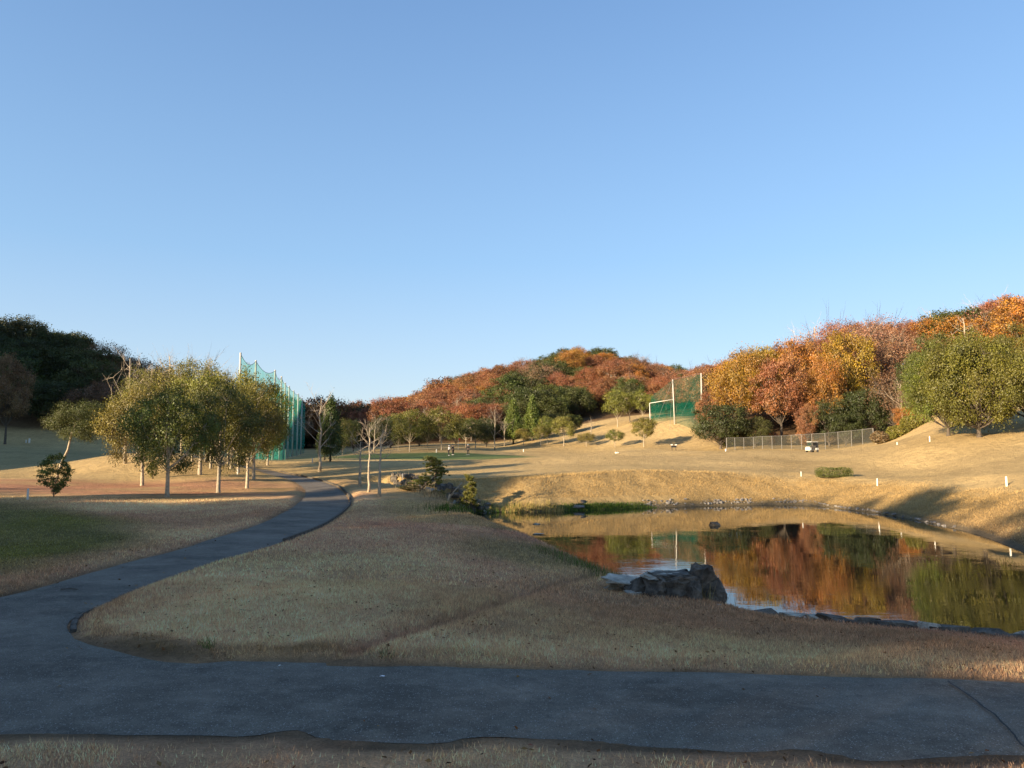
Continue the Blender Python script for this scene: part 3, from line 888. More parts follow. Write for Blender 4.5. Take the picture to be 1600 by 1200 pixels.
def pine(seed, h=3.0, cr=1.1, nt=55, sweep=0.25):
    """small garden pine with pads of needles"""
    rs = np.random.RandomState(seed)
    mb = MB()
    st = [Vector((0, 0, -0.3))]
    for i in range(1, 8):
        t = i / 7; st.append(Vector((sweep * math.sin(t * 3.2) * h * .35 + sweep * t * h * .4, 0.05 * rs.randn(), h * t * .93)))
    mb.tube(st, [.09 * (1 - .85 * i / 7) for i in range(8)], 7)
    V = []; T = []
    for k in range(nt):
        t = 0.12 + 0.88 * (k / nt); i = min(6, int(t * 7)); p = st[i].lerp(st[i + 1], t * 7 - i)
        th = rs.rand() * 6.283; r = cr * (1.05 - t * .8) * (0.35 + .65 * rs.rand())
        tip = p + Vector((math.cos(th) * r, math.sin(th) * r, 0.10 + .12 * rs.rand()))
        mb.tube([p, p.lerp(tip, .5) + Vector((0, 0, -.05)), tip], [.025, .016, .008], 4, False)
        for pad in range(5):
            c = tip + Vector(rs.randn(3) * np.array((.13, .13, .05)) * cr)
            v = rs.rand(); hue = rs.rand()
            for q in range(26):
                d = Vector(rs.randn(3)); d.z = abs(d.z) + 0.4; d.normalize()
                L = 0.15 + .08 * rs.rand(); s = d.cross(Vector(rs.randn(3))).normalized() * 0.022
                V += [c - s, c + s, c + d * L]
                T.append((hue, min(1, max(0, 0.45 + .3 * (v - .5) + .12 * rs.randn())), rs.rand()))
    V = np.array([tuple(v) for v in V])
    cm_ = np_mesh('needles', V, np.arange(len(V)), 3, M_LEAF, False, None, {'tone': np.array(T)})
    return (mb.mesh('trunk', M_BARKD, True), cm_, h, cr * 2)

def shrub(seed, w=3.0, d=1.2, h=0.9, n=6000, leaf=0.08, boxy=9.0, name='foliage'):
    rs = np.random.RandomState(seed)
    u = rs.randn(n, 3); u /= (np.abs(u) ** boxy).sum(1)[:, None] ** (1 / boxy)
    k = 0.55 + 0.45 * rs.rand(n) ** .5
    p = u * k[:, None] * np.array((w / 2, d / 2, h / 2)) + np.array((0, 0, h / 2 + .03))
    nz = (np.sin(p[:, 0] * 3.1 + seed) + np.sin(p[:, 1] * 5.3 + seed) + np.sin(p[:, 0] * 7.7 + 2)) / 3
    p[:, 2] *= 1 + 0.10 * nz
    o = u / (np.linalg.norm(u, axis=1)[:, None])
    T = np.stack([rs.rand(n), np.clip(.5 + .2 * nz + .16 * rs.randn(n), 0, 1), rs.rand(n)], 1)
    cr = leaf_cloud(name, p, o, T, leaf, rs)
    mb = MB()
    mb.tube([(0, 0, -.1), (.02, .01, h * .35), (.05, 0, h * .7)], [.05, .04, .01], 6)
    return (mb.mesh('stem', M_BARKD), cr, h, w)

PR = {}
PR['oak'] = [broad(100 + i, 9.0, 4.4, 2.0, [26, 30, 22, 28][i], 23000, 0.185, M_BARKD, 0.16, .2, 0, 0, [.80, .72, .88, .76][i], 1.93) for i in range(4)]
PR['oak_thin'] = [broad(120 + i, 9.0, 4.2, 2.0, 15, 6500, 0.19, M_BARKD, 0.22, .17, 60, 0, .95) for i in range(3)]
PR['ever'] = [broad(140 + i, 8.0, 4.0, 0.6, [24, 20, 28][i], 17000, 0.21, M_BARKD, 0.16, .2, 0, 0, .82) for i in range(3)]
PR['far'] = [broad(160 + i, 8.5, 4.4, 1.5, 12, 7000, 0.36, M_BARKD, 0.03, .2) for i in range(3)]
PR['grove'] = [broad(200 + i, 8.0, 3.9, 2.1, [18, 16, 20, 15][i], 30000, 0.145, M_BARK, 0.14, .19, 0, [0.0, 0.03, -0.02, 0.05][i], .95, 1.97) for i in range(4)]
PR['grove_thin'] = [broad(220 + i, 8.0, 3.6, 2.3, 15, 13000, 0.13, M_BARK, 0.16, .13, 70, 0.02, .9) for i in range(2)]
PR['mid'] = [broad(240 + i, 8.0, 3.6, 1.9, 15, 11000, 0.21, M_BARK, 0.08, .12, 10, 0, .9) for i in range(3)]
PR['camphor'] = [broad(260 + i, 11.0, 7.0, 0.9, [50, 56][i], 70000, 0.17, M_BARKD, 0.0, .26, 0, 0.02, .72, 1.99) for i in range(2)]
PR['conifer'] = [conifer(280 + i, 9.0, [2.0, 1.7][i], 1.2, 9000, .24, [.75, .95][i]) for i in range(2)]
PR['bare'] = [bare(300 + i, 8.0, .55, .13, 4, .30, 10) for i in range(3)]
PR['sapling'] = [bare(320, 3.4, .60, .105, 4, .60, 6, .3), bare(321, 4.2, .50, .10, 4, .58, 7, .5), bare(322, 4.0, .56, .13, 4, .60, 7, .3)]
PR['pine'] = [pine(340, 3.1, 1.15, 62, .75), pine(341, 2.3, .85, 46, .15)]
PR['hedge'] = [shrub(350)]
PR['bush'] = [shrub(351, 2.6, 2.4, 2.0, 3500, .2, 2.2), shrub(352, 2.4, 2.2, 1.6, 3000, .2, 2.0)]
PR['tallshrub'] = [broad(353, 2.9, 0.95, 0.1, 24, 6000, .11, M_BARKD, .30, .03, 0, 0.0, .8, 1.99)]

COL = dict(rust=(0.26, 0.103, 0.045), orange=(0.34, 0.145, 0.028), gold=(0.28, 0.165, 0.022), pink=(0.27, 0.135, 0.082), brown=(0.18, 0.105, 0.052),
           dark=(0.046, 0.056, 0.012), mid=(0.072, 0.080, 0.016), olive=(0.140, 0.132, 0.020), yolive=(0.185, 0.155, 0.028), bright=(0.160, 0.160, 0.020), gmid=(0.100, 0.108, 0.018), conif=(0.125, 0.150, 0.026))
PART2 = {'bare': 'branches', 'sapling': 'branches', 'pine': 'needles', 'hedge': 'foliage', 'bush': 'foliage'}
PART1 = {'hedge': 'stem', 'bush': 'stem'}
def plant(kind, idx, x, y, h, w_, col, name, label, cat='tree', group=None, rz=None, z=None):
    tm, cmesh, ph, pw = PR[kind][idx % len(PR[kind])]
    z = Hs(x, y) if z is None else z
    s = h / ph; sx = (w_ / pw) if w_ else s
    o = empty(name, (x, y, z), R() * 6.283 if rz is None else rz, (sx, sx, s))
    tag(o, label, cat, group)
    t = obj(PART1.get(kind, 'trunk'), tm, o)
    c = obj(PART2.get(kind, 'crown'), cmesh, o)
    j = 0.08
    c.color = (*[max(0, q * (1 + j * (R() - .5) * 2)) for q in col], 1)
    return o
def plant_px(kind, idx, u, v, vtop, wpx_, col, name, label, D=None, cat='tree', group=None, rz=None):
    if D is None:
        x, y = ground_px(u, v, H); z = None
    else:
        p = P(u, v, D); x, y = p.x, p.y; z = None
    x, y = float(x), float(y)
    zz = Hs(x, y)
    top = EYE + ray(u, vtop)[1] * y
    return plant(kind, idx, x, y, max(0.4, top - zz), wpx_ * y / F if wpx_ else None, col, name, label, cat, group, rz)

# ------------------------------------------------------------------ the grove left of the path
G = 'trees in the grove left of the path'
grove = [
 ('grove', 1, 261, 777, 606, 124, 'gmid',   'dark green round tree with straight pale trunk, frontmost of the grove left of the path'),
 ('grove', 3, 222, 759, 600, 100, 'yolive','yellow-olive tree with leaning spotted trunk at the left end of the grove'),
 ('grove', 0, 341, 770, 600, 116, 'gmid',   'dark green tree with forked trunk standing in the reddish grass of the grove'),
 ('grove', 2, 386, 763, 602, 98, 'olive', 'olive tree with slender pale trunk in a patch of green turf beside the path'),
 ('grove', 1, 396, 749, 583, 96,  'bright','tallest bright green tree of the grove in front of the first net pole'),
 ('grove', 3, 312, 742, 578, 120, 'yolive','pale thick trunk tree with crooked low branch in the middle of the grove'),
 ('grove_thin', 0, 329, 732, 582, 100, 'yolive','thinning yellow-brown tree behind the middle of the grove'),
 ('grove_thin', 1, 282, 726, 560, 110, 'yolive','half bare yellow-brown tree whose twigs top the grove'),
 ('grove', 2, 361, 733, 602, 80,  'olive', 'olive tree with slim straight trunk behind the reddish patch of the grove'),
 ('grove', 0, 372, 739, 600, 80,  'gmid',   'green tree with thin dark trunk near the white stake inside the grove'),
 ('grove_thin', 1, 222, 727, 574, 84,'yolive','half bare tree at the back left of the grove, twigs against the dark hill'),
 ('grove', 1, 356, 727, 620, 70,  'olive', 'small olive tree at the far end of the grove by the path'),
 ('grove_thin', 0, 300, 722, 566, 90, 'yolive','half bare tree with upright twigs behind the centre of the grove'),
 ('grove', 2, 418, 727, 640, 62, 'gmid',    'dark low tree at the right end of the grove overlapping the green net'),
]
for k, i, u, v, vt, wd, c, lab in grove:
    plant_px(k, i, u, v, vt, wd, COL[c], 'grove_tree', lab, group=G)
# bare crowns over the grove
for u, v, vt, wd, lab in [(196, 724, 560, 84, 'leafless grey tree rising over the left shoulder of the grove'), (258, 720, 556, 90, 'leafless tree with pale twigs rising over the top of the grove'), (322, 722, 560, 70, 'leafless tree with thin twigs over the right half of the grove')]:
    plant_px('bare', 0, u, v, vt, wd, (0.3, 0.25, 0.2), 'bare_tree', lab, group='leafless trees over the grove')
# leaning tree and shrub at the left
p = P(87, 742, 62.0); zz = Hs(p.x, p.y)
lt = empty('leaning_tree', (p.x, p.y, zz)); tag(lt, 'dark green tree with thin trunk leaning right behind the leafy shrub', 'tree')
mb = MB(); cx_ = P(113, 672, 62.0); 
mb.tube([(0, 0, -.2), (0.35, 0, 1.3), (0.9, 0, 2.6), (cx_.x - p.x, 0, cx_.z - zz), (cx_.x - p.x + .5, 0, cx_.z - zz + 1.0)], [.11, .095, .08, .07, .03], 8)
obj('trunk', mb.mesh('leaning_trunk', M_BARK, True), lt)
q = PR['grove'][2]
c = obj('crown', q[1], lt); s = 0.50; c.scale = (s * 1.25, s * 1.1, s * 1.1); cc = P(125, 680, 62.0); c.location = (cc.x - p.x, 0, cc.z - zz - 3.1 * s * 1.1); c.color = (*COL['mid'], 1)
plant_px('tallshrub', 0, 84, 777, 702, 44, (0.10, 0.135, 0.022), 'leafy_shrub', 'leafy green shrub beside the white stake on the left mound', cat='shrub')
plant_px('tallshrub', 0, 238, 748, 718, 16, COL['olive'], 'low_shrub', 'small sparse olive shrub between the two front trunks of the grove', cat='shrub')

# ------------------------------------------------------------------ right of the path: bare trees, saplings, pines of the creek
plant_px('bare', 1, 499, 737, 622, 78, (0,) * 3, 'bare_tree', 'tall leafless tree with bent branches right of the path bend', rz=0.6)
S = 'leafless saplings on the mound beside the path'
plant_px('sapling', 0, 562, 761, 690, 44, (0,) * 3, 'bare_sapling', 'shortest leafless sapling, leftmost of the three on the mound', group=S)
plant_px('sapling', 1, 576, 769, 668, 44, (0,) * 3, 'bare_sapling', 'tallest leafless sapling, middle one of the three on the mound', group=S)
plant_px('sapling', 2, 593, 776, 684, 48, (0,) * 3, 'bare_sapling', 'leafless sapling with thickest pale trunk, nearest of the three on the mound', group=S)
plant_px('pine', 0, 650, 786, 713, 54, (0.15, 0.155, 0.03), 'small_pine', 'bushy crooked pine growing out of the creek, the larger of two', D=50, group='small pines by the creek', rz=0.0)
plant_px('pine', 1, 731, 792, 744, 34, (0.17, 0.155, 0.03), 'small_pine', 'small pine at the pond end of the creek, the lower of two', D=55.5, group='small pines by the creek', rz=0.4)
plant_px('tallshrub', 0, 640, 783, 757, 34, COL['mid'], 'creek_bush', 'low green bush in the creek left of the larger pine', D=50, cat='shrub')
plant_px('tallshrub', 0, 683, 790, 764, 30, COL['mid'], 'creek_bush', 'low dark bush at the foot of the larger creek pine', D=51, cat='shrub')
# conifers behind
plant_px('conifer', 0, 516, 721, 624, 40, (0.075, 0.095, 0.02), 'conifer_tree', 'tall dark conifer right of the bare tree, the bigger of the pair', group='conifers by the path bend')
plant_px('conifer', 1, 507, 719, 640, 28, (0.065, 0.085, 0.02), 'conifer_tree', 'slim dark conifer tucked behind the bare tree trunk', group='conifers by the path bend')
plant_px('hedge', 0, 1303, 746, 731, 55, (0.12, 0.125, 0.03), 'clipped_bush', 'clipped green bush standing alone on the fairway edge across the pond', cat='bush', rz=0.05)

M_ = 'trees along the far edge of the fairway'
mids = [
 ('mid', 0, 640, 706, 640, 50, 'olive', 'round olive tree with pale trunk left of the golfers'),
 ('mid', 1, 690, 703, 637, 58, 'olive', 'broad olive tree with forked pale trunk just left of the golfers'),
 ('mid', 2, 728, 698, 650, 40, 'olive', 'olive tree with pale straight trunk right behind the flag'),
 ('mid', 1, 743, 702, 655, 46, 'mid', 'dark spreading tree right of the golfers, trunk leaning left'),
 ('mid', 0, 668, 702, 652, 34, 'mid', 'small dark tree between the two olive trees left of the golfers'),
 ('bare', 2, 773, 703, 640, 32, 'brown', 'grey leafless tree standing between golfers and conifers'),
 ('bare', 0, 788, 697, 655, 24, 'brown', 'small leafless tree at the foot of the left conifer'),
 ('mid', 2, 818, 697, 668, 28, 'yolive', 'small round yellow-green tree between the two pointed conifers'),
 ('mid', 0, 855, 695, 650, 26, 'olive', 'narrow olive tree right of the pointed conifers'),
 ('mid', 1, 845, 697, 664, 22, 'olive', 'low olive tree against the right pointed conifer'),
 ('mid', 2, 881, 697, 648, 36, 'yolive', 'yellow-green tree with white trunk at the left foot of the tee hill'),
 ('mid', 0, 916, 698, 676, 26, 'yolive', 'small sparse yellow-green tree at the foot of the tee hill'),
 ('bare', 1, 924, 683, 655, 24, 'brown', 'tiny leafless tree halfway up the tee hill'),
 ('mid', 1, 961, 699, 671, 26, 'olive', 'small flat-topped olive tree on the fairway below the tee hill'),
 ('mid', 2, 1006, 698, 650, 42, 'yolive', 'flat-topped brownish olive tree standing alone in front of the green net'),
 ('mid', 0, 596, 705, 652, 40, 'mid', 'mid green tree behind the three saplings'),
 ('mid', 1, 540, 708, 655, 34, 'olive', 'olive tree right of the dark conifers'),
 ('bare', 0, 585, 707, 648, 40, 'brown', 'leafless tree behind the three saplings'),
 ('mid', 2, 622, 706, 668, 26, 'mid', 'small dark round tree left of the round olive tree'),
 ('mid', 0, 535, 712, 676, 22, 'olive', 'low olive tree close behind the dark conifers'),
]
for k, i, u, v, vt, wd, c, lab in mids:
    plant_px(k, i, u, v, vt, wd, COL[c], 'bare_tree' if k == 'bare' else 'fairway_tree', lab, group=M_)
cg = 'pointed conifers below the central hill'
for i, u, v, vt, wd, lab in [(0, 802, 694, 628, 36, 'pointed bright green conifer, left of the two'), (1, 832, 689, 621, 32, 'pointed bright green conifer, taller right one of the two')]:
    plant_px('conifer', i, u, v, vt, wd, COL['conif'], 'conifer_tree', lab, group=cg)
for i, u, v, vt, wd, D, c, lab in [(0, 858, 690, 641, 38, 172, 'mid', 'dark round evergreen behind the narrow olive tree'), (1, 818, 690, 650, 22, 176, 'mid', 'dark evergreen between the two pointed conifers'), (2, 895, 688, 646, 34, 176, 'mid', 'dark evergreen behind the yellow-green tree of the tee hill'),
                              (1, 610, 700, 645, 60, 165, 'dark', 'broad dark evergreen behind the saplings'), (0, 552, 703, 650, 26, 165, 'dark', 'dark upright evergreen right of the bend conifers'), (2, 760, 698, 650, 40, 165, 'dark', 'dark evergreen behind the spreading tree by the golfers'), (1, 655, 702, 662, 40, 168, 'mid', 'dark evergreen behind the round olive tree'), (0, 712, 700, 655, 36, 168, 'mid', 'evergreen directly behind the flag')]:
    plant_px('ever', i, u, v, vt, wd, COL[c], 'evergreen_tree', lab, D=D, group='evergreens behind the fairway')
for k, i, u, v, vt, wd, c, D, lab in [('mid', 0, 965, 667, 609, 44, 'bright', 171, 'light green round tree on top of the tee hill'), ('mid', 2, 984, 664, 596, 40, 'mid', 176, 'taller dark green tree behind the light green ones on the tee hill'), ('mid', 1, 1004, 662, 610, 32, 'bright', 170, 'light green tree close to the low post of the net frame'), ('bare', 1, 1024, 659, 624, 26, 'brown', 172, 'pale leafless tree seen through the green net')]:
    plant_px(k, i, u, v, vt, wd, COL[c], 'hilltop_tree', lab, D=D, group='trees on the tee hill')

# ------------------------------------------------------------------ the wood at the right, front row
Rg = 'trees at the front of the right-hand wood'
front = [
 ('oak', 0, 1113, 674, 608, 50, 'rust', 146, 'small orange-red oak at the left tip of the right-hand wood'),
 ('oak', 1, 1144, 676, 566, 62, 'orange', 152, 'orange oak above the leftmost dark evergreen'),
 ('ever', 0, 1126, 699, 624, 80, 'dark', 131, 'low spreading dark evergreen at the left end of the wood, by the fence'),
 ('oak', 2, 1160, 692, 548, 86, 'gold', 143, 'tall golden-brown oak, leftmost of the tall trees'),
 ('oak', 3, 1192, 690, 536, 80, 'gold', 150, 'tall russet and gold oak with the rounded left crest'),
 ('oak', 1, 1222, 697, 556, 92, 'rust', 137, 'big pinkish rust oak in the middle of the wood'),
 ('oak', 0, 1250, 690, 520, 84, 'orange', 148, 'orange-brown oak on the skyline right of the notch'),
 ('oak', 2, 1290, 694, 556, 62, 'orange', 136, 'bright orange oak glowing in front of the golden ones'),
 ('oak', 3, 1328, 690, 514, 92, 'gold', 144, 'largest golden-brown oak of the wood'),
 ('oak_thin', 0, 1300, 680, 508, 76, 'rust', 158, 'pink-red thinning oak on the skyline above the golden oak'),
 ('ever', 1, 1296, 697, 622, 66, 'dark', 130, 'dark evergreen behind the middle of the chain-link fence'),
 ('ever', 2, 1352, 694, 604, 64, 'dark', 131, 'taller dark evergreen behind the right end of the fence'),
 ('ever', 0, 1322, 697, 640, 50, 'dark', 128, 'low dark evergreen between the two bigger ones behind the fence'),
 ('ever', 2, 1180, 699, 650, 52, 'mid', 131, 'low green evergreen behind the left part of the fence'),
 ('oak', 1, 1262, 698, 632, 36, 'rust', 129, 'small rust coloured oak behind the golf cart'),
 ('oak_thin', 1, 1382, 690, 504, 80, 'pink', 150, 'tall pinkish thinning oak with bare top twigs'),
 ('oak_thin', 2, 1420, 685, 520, 84, 'pink', 146, 'second pinkish thinning oak, right of the bare-topped one'),
 ('oak_thin', 0, 1398, 692, 580, 74, 'brown', 128, 'brown half-bare tree right of the fence end'),
 ('oak_thin', 1, 1432, 688, 590, 60, 'brown', 120, 'brown half-bare tree with sprawling pale branches'),
 ('bare', 2, 1412, 690, 600, 74, 'brown', 122, 'leafless tree with sprawling pale branches left of the green giants'),
 ('ever', 1, 1462, 672, 518, 70, 'mid', 120, 'round dark green evergreen rising behind the left green giant'),
 ('ever', 0, 1432, 680, 548, 56, 'dark', 126, 'dark evergreen in the gap beside the pinkish oaks'),
 ('oak', 3, 1416, 694, 634, 34, 'orange', 118, 'small bright orange tree at the foot of the brown ones'),
]
for k, i, u, v, vt, wd, c, D, lab in front:
    plant_px(k, i, u, v, vt, wd, COL[c], 'bare_tree' if k == 'bare' else ('evergreen_tree' if k == 'ever' else 'oak_tree'), lab, D=D, group=Rg)
plant_px('camphor', 0, 1482, 681, 528, 130, (0.125, 0.128, 0.018), 'giant_green_tree', 'huge yellow-green tree, left of the pair on the right slope', group='huge green trees on the right slope')
plant_px('camphor', 1, 1530, 683, 512, 170, (0.120, 0.113, 0.017), 'giant_green_tree', 'huge green tree with bare sturdy trunk leaning left on the right slope', group='huge green trees on the right slope')
plant_px('camphor', 0, 1612, 668, 500, 160, (0.110, 0.105, 0.017), 'giant_green_tree', 'huge olive tree cut by the right picture edge', group='huge green trees on the right slope')
Bg = 'undergrowth at the foot of the right-hand wood'
rr = random.Random(5)
for u, wd, c in [(1140, 34, 'olive'), (1160, 26, 'brown'), (1200, 34, 'rust'), (1232, 30, 'brown'), (1255, 26, 'rust'), (1375, 30, 'brown'), (1390, 26, 'yolive'), (1405, 34, 'yolive'), (1425, 34, 'yolive'), (1440, 30, 'brown'), (1378, 24, 'yolive')]:
    D = 133 if u < 1370 else 114
    x, y = P(u, 700, D)[:2]
    z_ = Hs(x, y); vb = 706 - (z_ - EYE) / y * F
    lab = {'olive': 'olive', 'brown': 'brown', 'rust': 'rust coloured', 'yolive': 'yellow-green'}[c]
    side = 'behind the chain-link fence' if u < 1370 else 'right of the fence end'
    plant_px('bush', rr.randint(0, 1), u, vb, vb - 15 - 9 * rr.random(), wd, COL[c], 'undergrowth_bush', '%s bush in the undergrowth %s at the foot of the wood' % (lab, side), D=D, cat='bush', group=Bg + ' ' + side)

# ------------------------------------------------------------------ woods on the hills: every crown a tree
def forest(poly, step, wmin, wmax, kinds, spans, seed, where, hr=(0.85, 1.2), veto=None):
    rs = random.Random(seed)
    xs_ = [p[0] for p in poly]; ys_ = [p[1] for p in poly]
    cand = []
    y = min(ys_)
    while y < max(ys_):
        x = min(xs_) + rs.random() * step
        while x < max(xs_):
            cand.append((x + rs.uniform(-.35, .35) * step, y + rs.uniform(-.35, .35) * step)); x += step
        y += step * 0.9
    cx = np.array([c[0] for c in cand]); cy = np.array([c[1] for c in cand])
    _, ins = poly_dist(cx, cy, poly)
    z = H(cx, cy)
    # keep those the photograph can see something of
    skyl = {}
    out = []
    for i in sorted(np.nonzero(ins)[0], key=lambda i: cy[i]):
        x, y = float(cx[i]), float(cy[i])
        if y < 20: continue
        u = 800 + x / y * F
        if u < -70 or u > 1670: continue
        if veto and veto(u, x, y): continue
        wd = rs.uniform(wmin, wmax); h = wd * rs.uniform(*hr)
        vt = 706 - (z[i] + h - EYE) / y * F; hw = wd / 2 / y * F
        t = np.linspace(0.05, 0.97, 40)
        if np.any(EYE + (z[i] + h - EYE) * t < H0(x * t, y * t) - 0.2): continue
        bins = range(int((u - hw * .7) // 6), int((u + hw * .7) // 6) + 1)
        if all(skyl.get(b, 1e9) < vt - 1.5 for b in bins): continue
        for b in bins: skyl[b] = min(skyl.get(b, 1e9), vt + 0.18 * h / y * F)
        out.append((x, y, float(z[i]), wd, h, u, vt))
    vts = sorted((o_[6], o_[5]) for o_ in out)
    for x, y, z_, wd, h, u, vt in out:
        span = [n_ for lim, n_ in spans if u < lim][0]
        near_top = [v_ for v_, uu in vts if abs(uu - u) < 30]; rk_ = sum(1 for v_ in near_top if v_ < vt) / max(1, len(near_top))
        tier = 'on the skyline' if rk_ < .2 else ('on the upper slope' if rk_ < .5 else ('on the middle slope' if rk_ < .75 else 'near the foot'))
        k, c, word = kinds(rs, u, vt, x, y)
        nm = {'oak': 'oak_tree', 'far': 'oak_tree', 'oak_thin': 'oak_tree', 'ever': 'evergreen_tree', 'conifer': 'conifer_tree', 'bare': 'bare_tree'}[k]
        if k == 'bare': wd *= .8
        plant(k, rs.randint(0, 3), x, y, h, wd * (0.5 if k == 'conifer' else 1.12), COL[c], nm, '%s %s, %s of %s' % (word.replace('oak tree', 'oak').replace('evergreen tree', 'evergreen'), tier, span, where), 'tree', '%s in %s' % (word.split(',')[0] + 's', where), z=z_ - 0.3)
    return len(out)
def kinds_central(rs, u, vt, x, y):
    n = float(fbm(np.array([x * 1.0]), np.array([y * 1.0]), 26.0, 2)[0]) + rs.uniform(-.13, .13)
    green = n > 0.51 or (790 < u < 900 and vt > 565 and rs.random() < .55)
    if u < 790 and vt < 640: green = green and rs.random() < 0.18
    if u > 990 and vt < 620: green = green and rs.random() < 0.15
    if green:
        return ('ever', 'dark', 'dark evergreen tree') if rs.random() < .35 else ('ever', 'mid', 'green tree')
    r = rs.random()
    if r < .58: return ('oak', 'rust', 'rust-red oak tree')
    if r < .72: return ('oak', 'orange', 'orange oak tree')
    if r < .92: return ('oak_thin', 'pink', 'pinkish thinning oak tree')
    return ('bare', 'brown', 'leafless tree')
n1_ = forest([(-38, 190), (-8, 187), (12, 200), (22, 215), (42, 206), (58, 196), (66, 190), (95, 230), (95, 318), (-45, 330), (-60, 255)], 8.0, 8.5, 11.5, kinds_central, [(730, 'left tip'), (790, 'left shoulder'), (850, 'left flank'), (910, 'summit left'), (970, 'summit right'), (1020, 'right shoulder'), (9999, 'right end')], 3, 'the central hill wood',
       veto=lambda u, x, y: 905 < u < 960 and y < 222)
def kinds_right(rs, u, vt, x, y):
    r = rs.random()
    if r < .36: return ('oak', 'rust', 'rust-red oak tree')
    if r < .58: return ('oak', 'orange', 'orange oak tree')
    if r < .82: return ('oak_thin', 'pink', 'pinkish thinning oak tree')
    if r < .92: return ('ever', 'mid', 'green tree')
    return ('bare', 'brown', 'leafless tree')
n2_ = forest([(40, 152), (52, 150), (72, 150), (92, 132), (100, 118), (118, 110), (150, 200), (100, 215), (60, 230), (46, 190)], 9.0, 10.0, 13.5, kinds_right, [(1200, 'left end'), (1300, 'left half'), (1400, 'middle'), (1500, 'right half'), (9999, 'right end')], 4, 'the right-hand ridge', veto=lambda u, x, y: u < 1150 and y < 215)
def kinds_left(rs, u, vt, x, y):
    r = rs.random()
    if u > 120 and r < .6: return ('oak', 'brown', 'brown autumn tree')
    if r < .62: return ('ever', 'dark', 'dark evergreen tree')
    if r < .74: return ('ever', 'mid', 'green tree')
    if r < .86: return ('oak', 'brown', 'brown autumn tree')
    return ('conifer', 'dark', 'dark pointed conifer')
n3_ = forest([(-150, 150), (-112, 164), (-90, 168), (-78, 190), (-62, 235), (-90, 290), (-220, 250)], 10.0, 11.0, 15.0, kinds_left, [(40, 'picture-edge end'), (90, 'left half'), (140, 'middle'), (190, 'right half'), (9999, 'right end')], 5, 'the shaded left hill wood')
plant_px('oak', 1, 8, 690, 556, 70, COL['brown'], 'oak_tree', 'brown-orange oak at the left picture edge in front of the shaded wood', D=146)
def kinds_ridge(rs, u, vt, x, y):
    r = rs.random()
    if r < .5: return ('far', 'rust', 'rust-red oak tree')
    if r < .72: return ('far', 'orange', 'orange oak tree')
    if r < .82: return ('oak_thin', 'pink', 'pinkish thinning oak tree')
    return ('far', 'mid', 'green tree')
n4_ = forest([(-150, 290), (-90, 240), (-52, 228), (-20, 240), (-28, 410), (-190, 420)], 12.0, 11.0, 14.0, kinds_ridge, [(460, 'left end'), (530, 'left part'), (590, 'middle'), (640, 'right part'), (9999, 'right end')], 6, 'the low far ridge')
#print('FOREST', n1_, n2_, n3_, n4_)

# ------------------------------------------------------------------ trees behind the photographer, whose long shadows lie over the foreground
Wb = 'tall evergreens on the rise behind the photographer'
rb = random.Random(9)
row_line = [Vector(q) for q in ((-49.5, -28), (-62, -19.5), (-74, -12.5), (-92.7, -9.5), (-112, 1.6))]
back_ = Vector((math.sin(SUN_AZ), math.cos(SUN_AZ)))
d_ = 0.0; i = 0
def along(L, s_):
    for a_, b_ in zip(L[:-1], L[1:]):
        l_ = (b_ - a_).length
        if s_ <= l_: return a_.lerp(b_, s_ / l_)
        s_ -= l_
    return None
while along(row_line, d_) is not None:
    p_ = along(row_line, d_)
    for row in range(2):
        q_ = p_ + back_ * (8.5 * row) + Vector((rb.uniform(-1.2, 1.2), rb.uniform(-1.2, 1.2)))
        top_ = 23.6 + 2.3 * row + rb.uniform(-1.5, 1.0)
        if row == 0 and (abs(d_ - 9) < 3.3 or abs(d_ - 31) < 3.2): top_ += 7.0
        if abs(d_ - 20) < 3.4: top_ -= 4.2
        plant('ever', i + row, q_.x, q_.y, top_ - Hs(q_.x, q_.y), rb.uniform(9.5, 11.5), COL['dark'], 'evergreen_tree', 'tall dark evergreen in the row on the rise behind the photographer', group=Wb)
    d_ += rb.uniform(6.0, 6.8); i += 1
for X_, Y_, T_, W_, q_ in ((-50, -8, 31.0, 12, 'widest'), (-61, -3, 29.5, 7, 'shortest'), (-71, -10.5, 31.0, 6.0, 'slender'), (-87, -5.5, 34.5, 5.0, 'tallest')):
    plant('ever', i, X_, Y_, T_ - Hs(X_, Y_), W_, COL['dark'], 'evergreen_tree', '%s dark evergreen standing apart before the row behind the photographer' % q_); i += 1

# ------------------------------------------------------------------ driving-range net on the left
def pole(mb, base, h, r0=0.17, r1=0.12):
    mb.tube([(base[0], base[1], base[2] - .3), (base[0], base[1], base[2] + h)], [r0, r1], 10); return mb
net_pts = [(376, 551, 100), (400, 563, 108.5), (430, 578, 121), (440, 588, 131), (446, 598, 143), (452, 603, 150), (459, 610, 161), (466, 615, 170), (472, 622, 184)]
p0 = P(376, 551, 100)
bx, by = p0.x, p0.y
netL = empty('driving_range_net', (bx, by, 0)); tag(netL, 'tall green driving range net on a row of concrete poles left of the path', 'net')
poles = []
for u, v, D in net_pts:
    t = P(u, v, D); zb = Hs(t.x, t.y); poles.append((t.x, t.y, zb, t.z))
pm = None
for x, y, zb, zt in poles:
    m1 = MB().tube([(0, 0, -.4), (0, 0, zt - zb)], [.19, .13], 10)
    obj('pole', m1.mesh('net_pole', M_CONC, True), netL, loc=(x - bx, y - by, zb))
poles.append((poles[-1][0] - 3.0, poles[-1][1] + 14, poles[-1][2], poles[-1][3] - .3))
